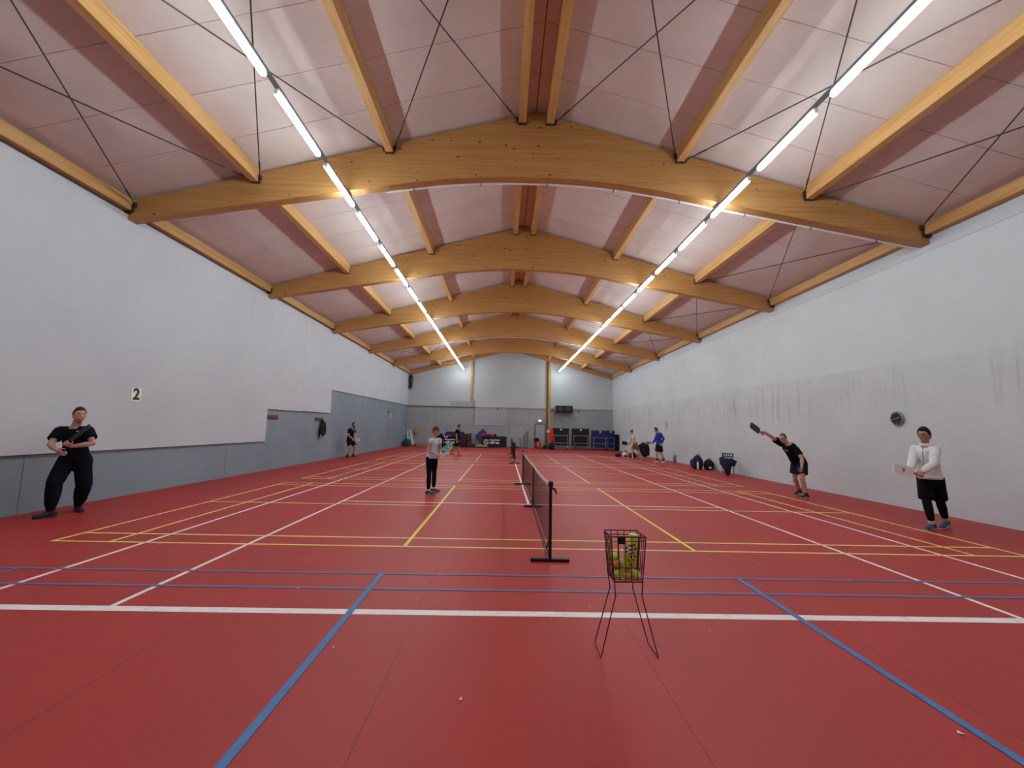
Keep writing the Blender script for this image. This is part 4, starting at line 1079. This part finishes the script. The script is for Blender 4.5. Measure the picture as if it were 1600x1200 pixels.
    if shoes:
        up_m = mat('shoe_'+shoes[0].strip('#'), shoes[0], .6); so_m = mat('sole_'+shoes[1].strip('#'), shoes[1], .6)
        for A, heel, toe, dirn in feet:
            lat = dirn.cross(Vector((0, 0, 1)))
            mb = MB().loft([heel+Vector((0, 0, .012*s)), heel.lerp(toe, .3)+Vector((0, 0, .022*s)), heel.lerp(toe, .6)+Vector((0, 0, .012*s)), toe+Vector((0, 0, .012*s))], [(.040*s, .046*s), (.044*s, .052*s), (.047*s, .036*s), (.040*s, .026*s)], 14, lat)
            mb.loft([A-Vector((0, 0, .035*s)), A+Vector((0, 0, .008*s))], [.046*s, .047*s], 12)
            sh = voxel_obj('shoe', mb, .006, 3, up_m, bo)
            dn = Vector((0, 0, -1))
            h2, t2 = heel-Vector((0, 0, .026*s)), toe-Vector((0, 0, .012*s))
            h2.z = max(h2.z, .009-0); t2.z = max(t2.z, .009)
            MB().loft([h2-dirn*.015*s, h2.lerp(t2, .3), h2.lerp(t2, .65), t2+dirn*.012*s], [(.038*s, .016*s), (.042*s, .015*s), (.047*s, .014*s), (.036*s, .012*s)], 14, lat).build('sole', so_m, sh, smooth=True)
            if len(shoes) > 2:
                for e in (-1, 1): MB().bar(heel.lerp(toe, .35)+lat*e*.045*s+Vector((0, 0, .0)), heel.lerp(toe, .62)+lat*e*.046*s+Vector((0, 0, .018*s)), .008, .012).build('flash', mat('flash_'+shoes[2].strip('#'), shoes[2], .5), sh)
    return bo, frames, base
M_PDARK = mat('paddle_dark', '#0b1110', .7); M_PGRIP = mat('paddle_grip', '#1b1718', .8); M_PTEAL = mat('paddle_teal', '#1e7d74', .4); M_PWH = mat('paddle_white', '#d8d4d0', .45)
M_PGREY = mat('paddle_grey', '#4a4f52', .5); M_PRED = mat('paddle_red', '#a2332a', .5); M_PPINK = mat('paddle_pink', '#c9b0ac', .45)

# man in navy by the white plaster wall
_, fr_, _ = person('man in navy t-shirt and dark baggy trousers gripping a paddle at his waist', 1.86,
    dict(sa=(-8.35, 3.63, 1.42), sb=(-7.95, 3.71, 1.44), ea=(-8.36, 3.42, 1.13), eb=(-7.74, 3.60, 1.16), wa=(-8.06, 3.36, 1.09), wb=(-7.90, 3.40, 1.17),
         ha=(-8.23, 3.70, .93), hb=(-8.04, 3.78, .93), ka=(-8.12, 3.35, .50), kb=(-7.55, 3.55, .56), aa=(-8.16, 3.46, .10), ab=(-8.20, 3.96, .11), neck=(-8.14, 3.68, 1.50), head=(-8.05, 3.63, 1.69)),
    (.85, -.5, .0), (.40, -.92, 0), '#b98a76', '#2e2018', ((-.45, -.9, 0), (.85, -.5, 0)), 
    top=dict(kind='t_shirt', col='#0b101d', grow=.02, print=('#8fa3b5', ((.085, .07, .03, .018),))), bottom=dict(kind='trousers', col='#090c15', end=1.93, grow=.02, flare=.022, wrinkle=.022), shoes=('#15171c', '#22242a'),
    hands=dict(b=dict(grip=(.72, .15, .68)), a=dict(palm=(.2, .9, .3), curl=.7)))
G, w, n = fr_['b']
make_paddle(G, Vector((.70, .15, .70)), Vector((-.35, -.6, .45)), M_PDARK, M_BLACK, M_PGRIP, 'dark paddle held upright before the chest of the navy dressed man')
# woman with the teal paddle
_, fr_, _ = person('woman in pale grey t-shirt and black leggings holding a teal paddle', 1.64,
    dict(sa=(-2.45, 6.56, 1.29), sb=(-2.27, 6.80, 1.29), ea=(-2.50, 6.47, 1.04), eb=(-2.24, 6.78, 1.05), wa=(-2.28, 6.38, .97), wb=(-2.20, 6.55, 1.01),
         ha=(-2.48, 6.62, .87), hb=(-2.37, 6.74, .87), ka=(-2.40, 6.40, .47), kb=(-2.32, 6.64, .46), aa=(-2.45, 6.50, .082), ab=(-2.40, 6.98, .082), neck=(-2.39, 6.68, 1.36), head=(-2.355, 6.65, 1.515)),
    (.35, -.93, -.02), (.68, -.73, 0), '#b5846c', '#4a2a1a', ((.93, -.35, 0), (.95, -.25, 0)), fem=True, female_hair='pony',
    top=dict(kind='t_shirt', col='#b9c2cc', sleeve='cap', grow=.008, lo=-.03, wrinkle=.008), bottom=dict(kind='leggings', col='#0a0a0e', end=1.9, grow=.004, wrinkle=.004), shoes=('#3a2830', '#c9a9a2', '#d8d0d0'), socks=('#cfc6c2', .1),
    hands=dict(a=dict(grip=(.70, .2, .70)), b=dict(palm=(-.6, -.6, -.2), curl=.8)))
G, w, n = fr_['a']
make_paddle(G, Vector((.70, .2, .70)), Vector((-.35, -.6, .7)), M_PTEAL, M_PWH, M_PWH, 'teal paddle with white marks held by the woman in pale grey',
    (M_PWH, [(-.04, .28, .05, .014, .5), (.03, .25, .05, .012, .5), (-.02, .20, .07, .012, .5), (.035, .17, .04, .012, .5), (.02, .31, .05, .012, .5)]))
# bearded man by the grey wall
_, fr_, _ = person('bearded man in black t-shirt and shorts crouching slightly by the grey wall', 1.80,
    dict(sa=(-8.34, 17.42, 1.38), sb=(-8.24, 17.75, 1.39), ea=(-8.38, 17.35, 1.10), eb=(-8.17, 17.72, 1.10), wa=(-8.14, 17.34, .93), wb=(-8.07, 17.52, .93),
         ha=(-8.40, 17.56, .87), hb=(-8.34, 17.73, .87), ka=(-8.18, 17.36, .50), kb=(-8.10, 17.72, .49), aa=(-8.38, 17.40, .09), ab=(-8.24, 17.85, .09), neck=(-8.28, 17.60, 1.46), head=(-8.19, 17.56, 1.61)),
    (.93, -.3, 0), (.9, -.42, 0), '#b08874', '#17120f', ((.8, -.6, 0), (.9, -.4, 0)), beard=('#17120f', .7), vox=.009,
    top=dict(kind='t_shirt', col='#12141b', grow=.018, print=('#7f93b5', ((.0, .05, .16, .04),))), bottom=dict(kind='shorts', col='#101116', end=.72, grow=.022, flare=.02), shoes=('#1b1c20', '#b9b2b0'), socks=('#14151a', .22),
    hands=dict(a=dict(grip=(.9, -.1, .1)), b=dict(curl=.7)))
G, w, n = fr_['a']
make_paddle(G, Vector((.9, -.15, .12)), Vector((.2, -.95, .1)), M_PWH, M_PRED, M_PRED, 'white paddle with red edge held by the bearded man')
# man walking before the back barriers
_, fr_, _ = person('dark dressed man walking before the purple mats in orange shoes', 1.74,
    dict(sa=(-3.32, 20.25, 1.43), sb=(-3.24, 20.58, 1.43), ea=(-3.36, 20.18, 1.13), eb=(-3.32, 20.66, 1.14), wa=(-3.29, 20.17, .87), wb=(-3.20, 20.68, .90),
         ha=(-3.29, 20.34, .93), hb=(-3.27, 20.51, .93), ka=(-3.12, 20.30, .50), kb=(-3.20, 20.55, .50), aa=(-3.17, 20.30, .09), ab=(-3.62, 20.52, .20), neck=(-3.27, 20.40, 1.49), head=(-3.20, 20.40, 1.63)),
    (.93, -.25, -.15), (.97, -.2, 0), '#a98474', '#15100e', ((1, -.1, 0), (1, -.05, 0)), vox=.0095,
    top=dict(kind='t_shirt', col='#17121a', grow=.018), bottom=dict(kind='shorts', col='#211c1a', end=.9, grow=.024, flare=.02), shoes=('#c2502c', '#b04a2a'), socks=('#a9583c', .55), hands={})
# woman in white by the right wall
_, fr_, _ = person('woman in white sleeveless top and tan shorts reaching out a black paddle', 1.70,
    dict(sa=(6.66, 20.24, 1.31), sb=(6.70, 19.95, 1.31), ea=(6.60, 20.30, 1.07), eb=(6.68, 19.86, 1.04), wa=(6.47, 20.24, .93), wb=(6.44, 19.95, .93),
         ha=(6.82, 20.17, .86), hb=(6.80, 19.99, .86), ka=(6.60, 20.12, .50), kb=(6.80, 19.95, .42), aa=(6.66, 20.10, .09), ab=(7.22, 20.12, .13), neck=(6.66, 20.10, 1.38), head=(6.59, 20.08, 1.53)),
    (-.95, -.25, -.08), (-.93, -.3, -.1), '#c19a88', '#1f1512', ((-.95, -.25, 0), (-.9, -.3, 0)), fem=True, female_hair='bun', vox=.009,
    top=dict(kind='vest_top', col='#d3cfce', sleeve='none', grow=.008, lo=-.03), bottom=dict(kind='shorts', col='#7d5a34', end=.72, grow=.020, flare=.02), shoes=('#8b8785', '#d0cac8'), socks=('#d5cfcc', .12),
    hands=dict(b=dict(grip=(-.93, -.2, .12)), a=dict(curl=.6)))
G, w, n = fr_['b']
make_paddle(G, Vector((-.93, -.2, .12)), Vector((-.1, -.9, .35)), M_PDARK, M_BLACK, M_PGRIP, 'black paddle held out by the woman in white')
# man in blue
_, fr_, _ = person('man in blue long sleeved shirt and dark shorts stepping along the pale wall', 1.79,
    dict(sa=(7.42, 18.33, 1.50), sb=(7.45, 17.96, 1.49), ea=(7.40, 18.42, 1.23), eb=(7.60, 17.84, 1.25), wa=(7.19, 18.30, 1.03), wb=(7.45, 17.80, 1.02),
         ha=(7.42, 18.20, .95), hb=(7.43, 18.02, .95), ka=(7.24, 18.15, .50), kb=(7.36, 18.0, .48), aa=(7.33, 18.16, .09), ab=(7.66, 18.02, .12), neck=(7.40, 18.15, 1.56), head=(7.30, 18.15, 1.68)),
    (-.9, .1, -.35), (-.96, .1, 0), '#b58c78', '#211814', ((-.95, -.2, 0), (-.95, -.25, 0)), vox=.009,
    top=dict(kind='long_sleeved_shirt', col='#1d3f8f', sleeve='long', grow=.020, hem=.012), bottom=dict(kind='shorts', col='#1b1a20', end=.86, grow=.024, flare=.02), shoes=('#d2cac8', '#dcd6d4'), socks=('#17181c', .30),
    hands=dict(a=dict(grip=(-.55, .82, .05)), b=dict(curl=.4)))
G, w, n = fr_['a']
make_paddle(G, Vector((-.55, .82, .05)), Vector((-.4, -.3, .85)), M_PGREY, M_PGREY, M_PGRIP, 'grey paddle held low by the man in blue')
# man in black reaching
_, fr_, _ = person('man with glasses in black t-shirt and shorts bending and stretching his arm out', 1.76,
    dict(sa=(6.79, 7.44, 1.37), sb=(6.96, 7.12, 1.25), ea=(6.50, 7.42, 1.58), eb=(7.06, 6.96, 1.00), wa=(6.26, 7.37, 1.70), wb=(6.92, 6.86, .80),
         ha=(7.16, 7.40, .90), hb=(7.19, 7.22, .90), ka=(6.98, 7.36, .50), kb=(6.98, 7.02, .50), aa=(7.33, 7.58, .13), ab=(7.18, 7.12, .09), neck=(6.87, 7.31, 1.38), head=(6.745, 7.27, 1.505)),
    (-.85, -.5, -.15), (-.78, -.5, -.3), '#b98c7a', '#4b4440', ((-.95, -.25, 0), (-.95, -.2, 0)), heavy=.03, glasses='#3a2a28', build=1.06,
    top=dict(kind='t_shirt', col='#0b0b0d', grow=.022, print=('#8d8a88', ((-.03, .0, .10, .02), (-.05, -.03, .04, .04)))), bottom=dict(kind='shorts', col='#1c2330', end=.72, grow=.024, flare=.024), shoes=('#23272c', '#c4c0bd', '#cfcac6'), socks=('#3a3b40', .12),
    hands=dict(a=dict(grip=(-.80, -.05, .58)), b=dict(curl=.7)))
G, w, n = fr_['a']
make_paddle(G, Vector((-.80, -.05, .56)), Vector((.35, -.85, .35)), mat('paddle_plum', '#2a1a22', .5), M_BLACK, M_PGRIP, 'dark plum paddle in the outstretched hand of the man in black')
# boy in the white hoodie
_, fr_, _ = person('young man with glasses in white hoodie and black shorts over leggings holding a paddle', 1.79,
    dict(sa=(6.91, 3.84, 1.41), sb=(6.97, 3.53, 1.40), ea=(6.82, 3.82, 1.11), eb=(7.06, 3.36, 1.10), wa=(6.56, 3.60, 1.05), wb=(6.60, 3.41, 1.04),
         ha=(6.97, 3.76, .92), hb=(6.99, 3.58, .92), ka=(6.80, 3.60, .50), kb=(6.95, 3.60, .46), aa=(6.94, 3.66, .10), ab=(7.34, 3.80, .14), neck=(6.96, 3.68, 1.48), head=(6.915, 3.655, 1.655)),
    (-.93, -.36, -.03), (-.92, -.38, 0), '#a9785f', '#0f0c0b', ((-.93, -.3, 0), (-.9, -.35, 0)), glasses='#1b1616',
    top=dict(kind='hoodie', col='#d2d0cf', sleeve='long', grow=.022, lo=-.05, hem=.006, wrinkle=.016, print=('#5a5a5c', ((.07, .03, .05, .008),))),
    bottom=dict(kind='shorts', col='#0a0a0c', end=.93, grow=.018, flare=.012, legging='#131316', hi=.0), shoes=('#2f4560', '#a9a7a8', '#cfd2d6'), socks=('#d6d2d0', .16), hair_thick=.030,
    hands=dict(b=dict(grip=(-.80, .30, .30)), a=dict(palm=(.0, -.8, -.5), curl=.8)))
G, w, n = fr_['b']
make_paddle(G, Vector((-.80, .22, .26)), Vector((-.25, -.85, .45)), M_PPINK, M_PWH, M_PRED, 'pale pink paddle with white edge held by the hoodie wearer', (mat('paddle_mark', '#5e2a28', .5), [(-.015, .22, .03, .04, .2), (.02, .22, .022, .03, .2)]))
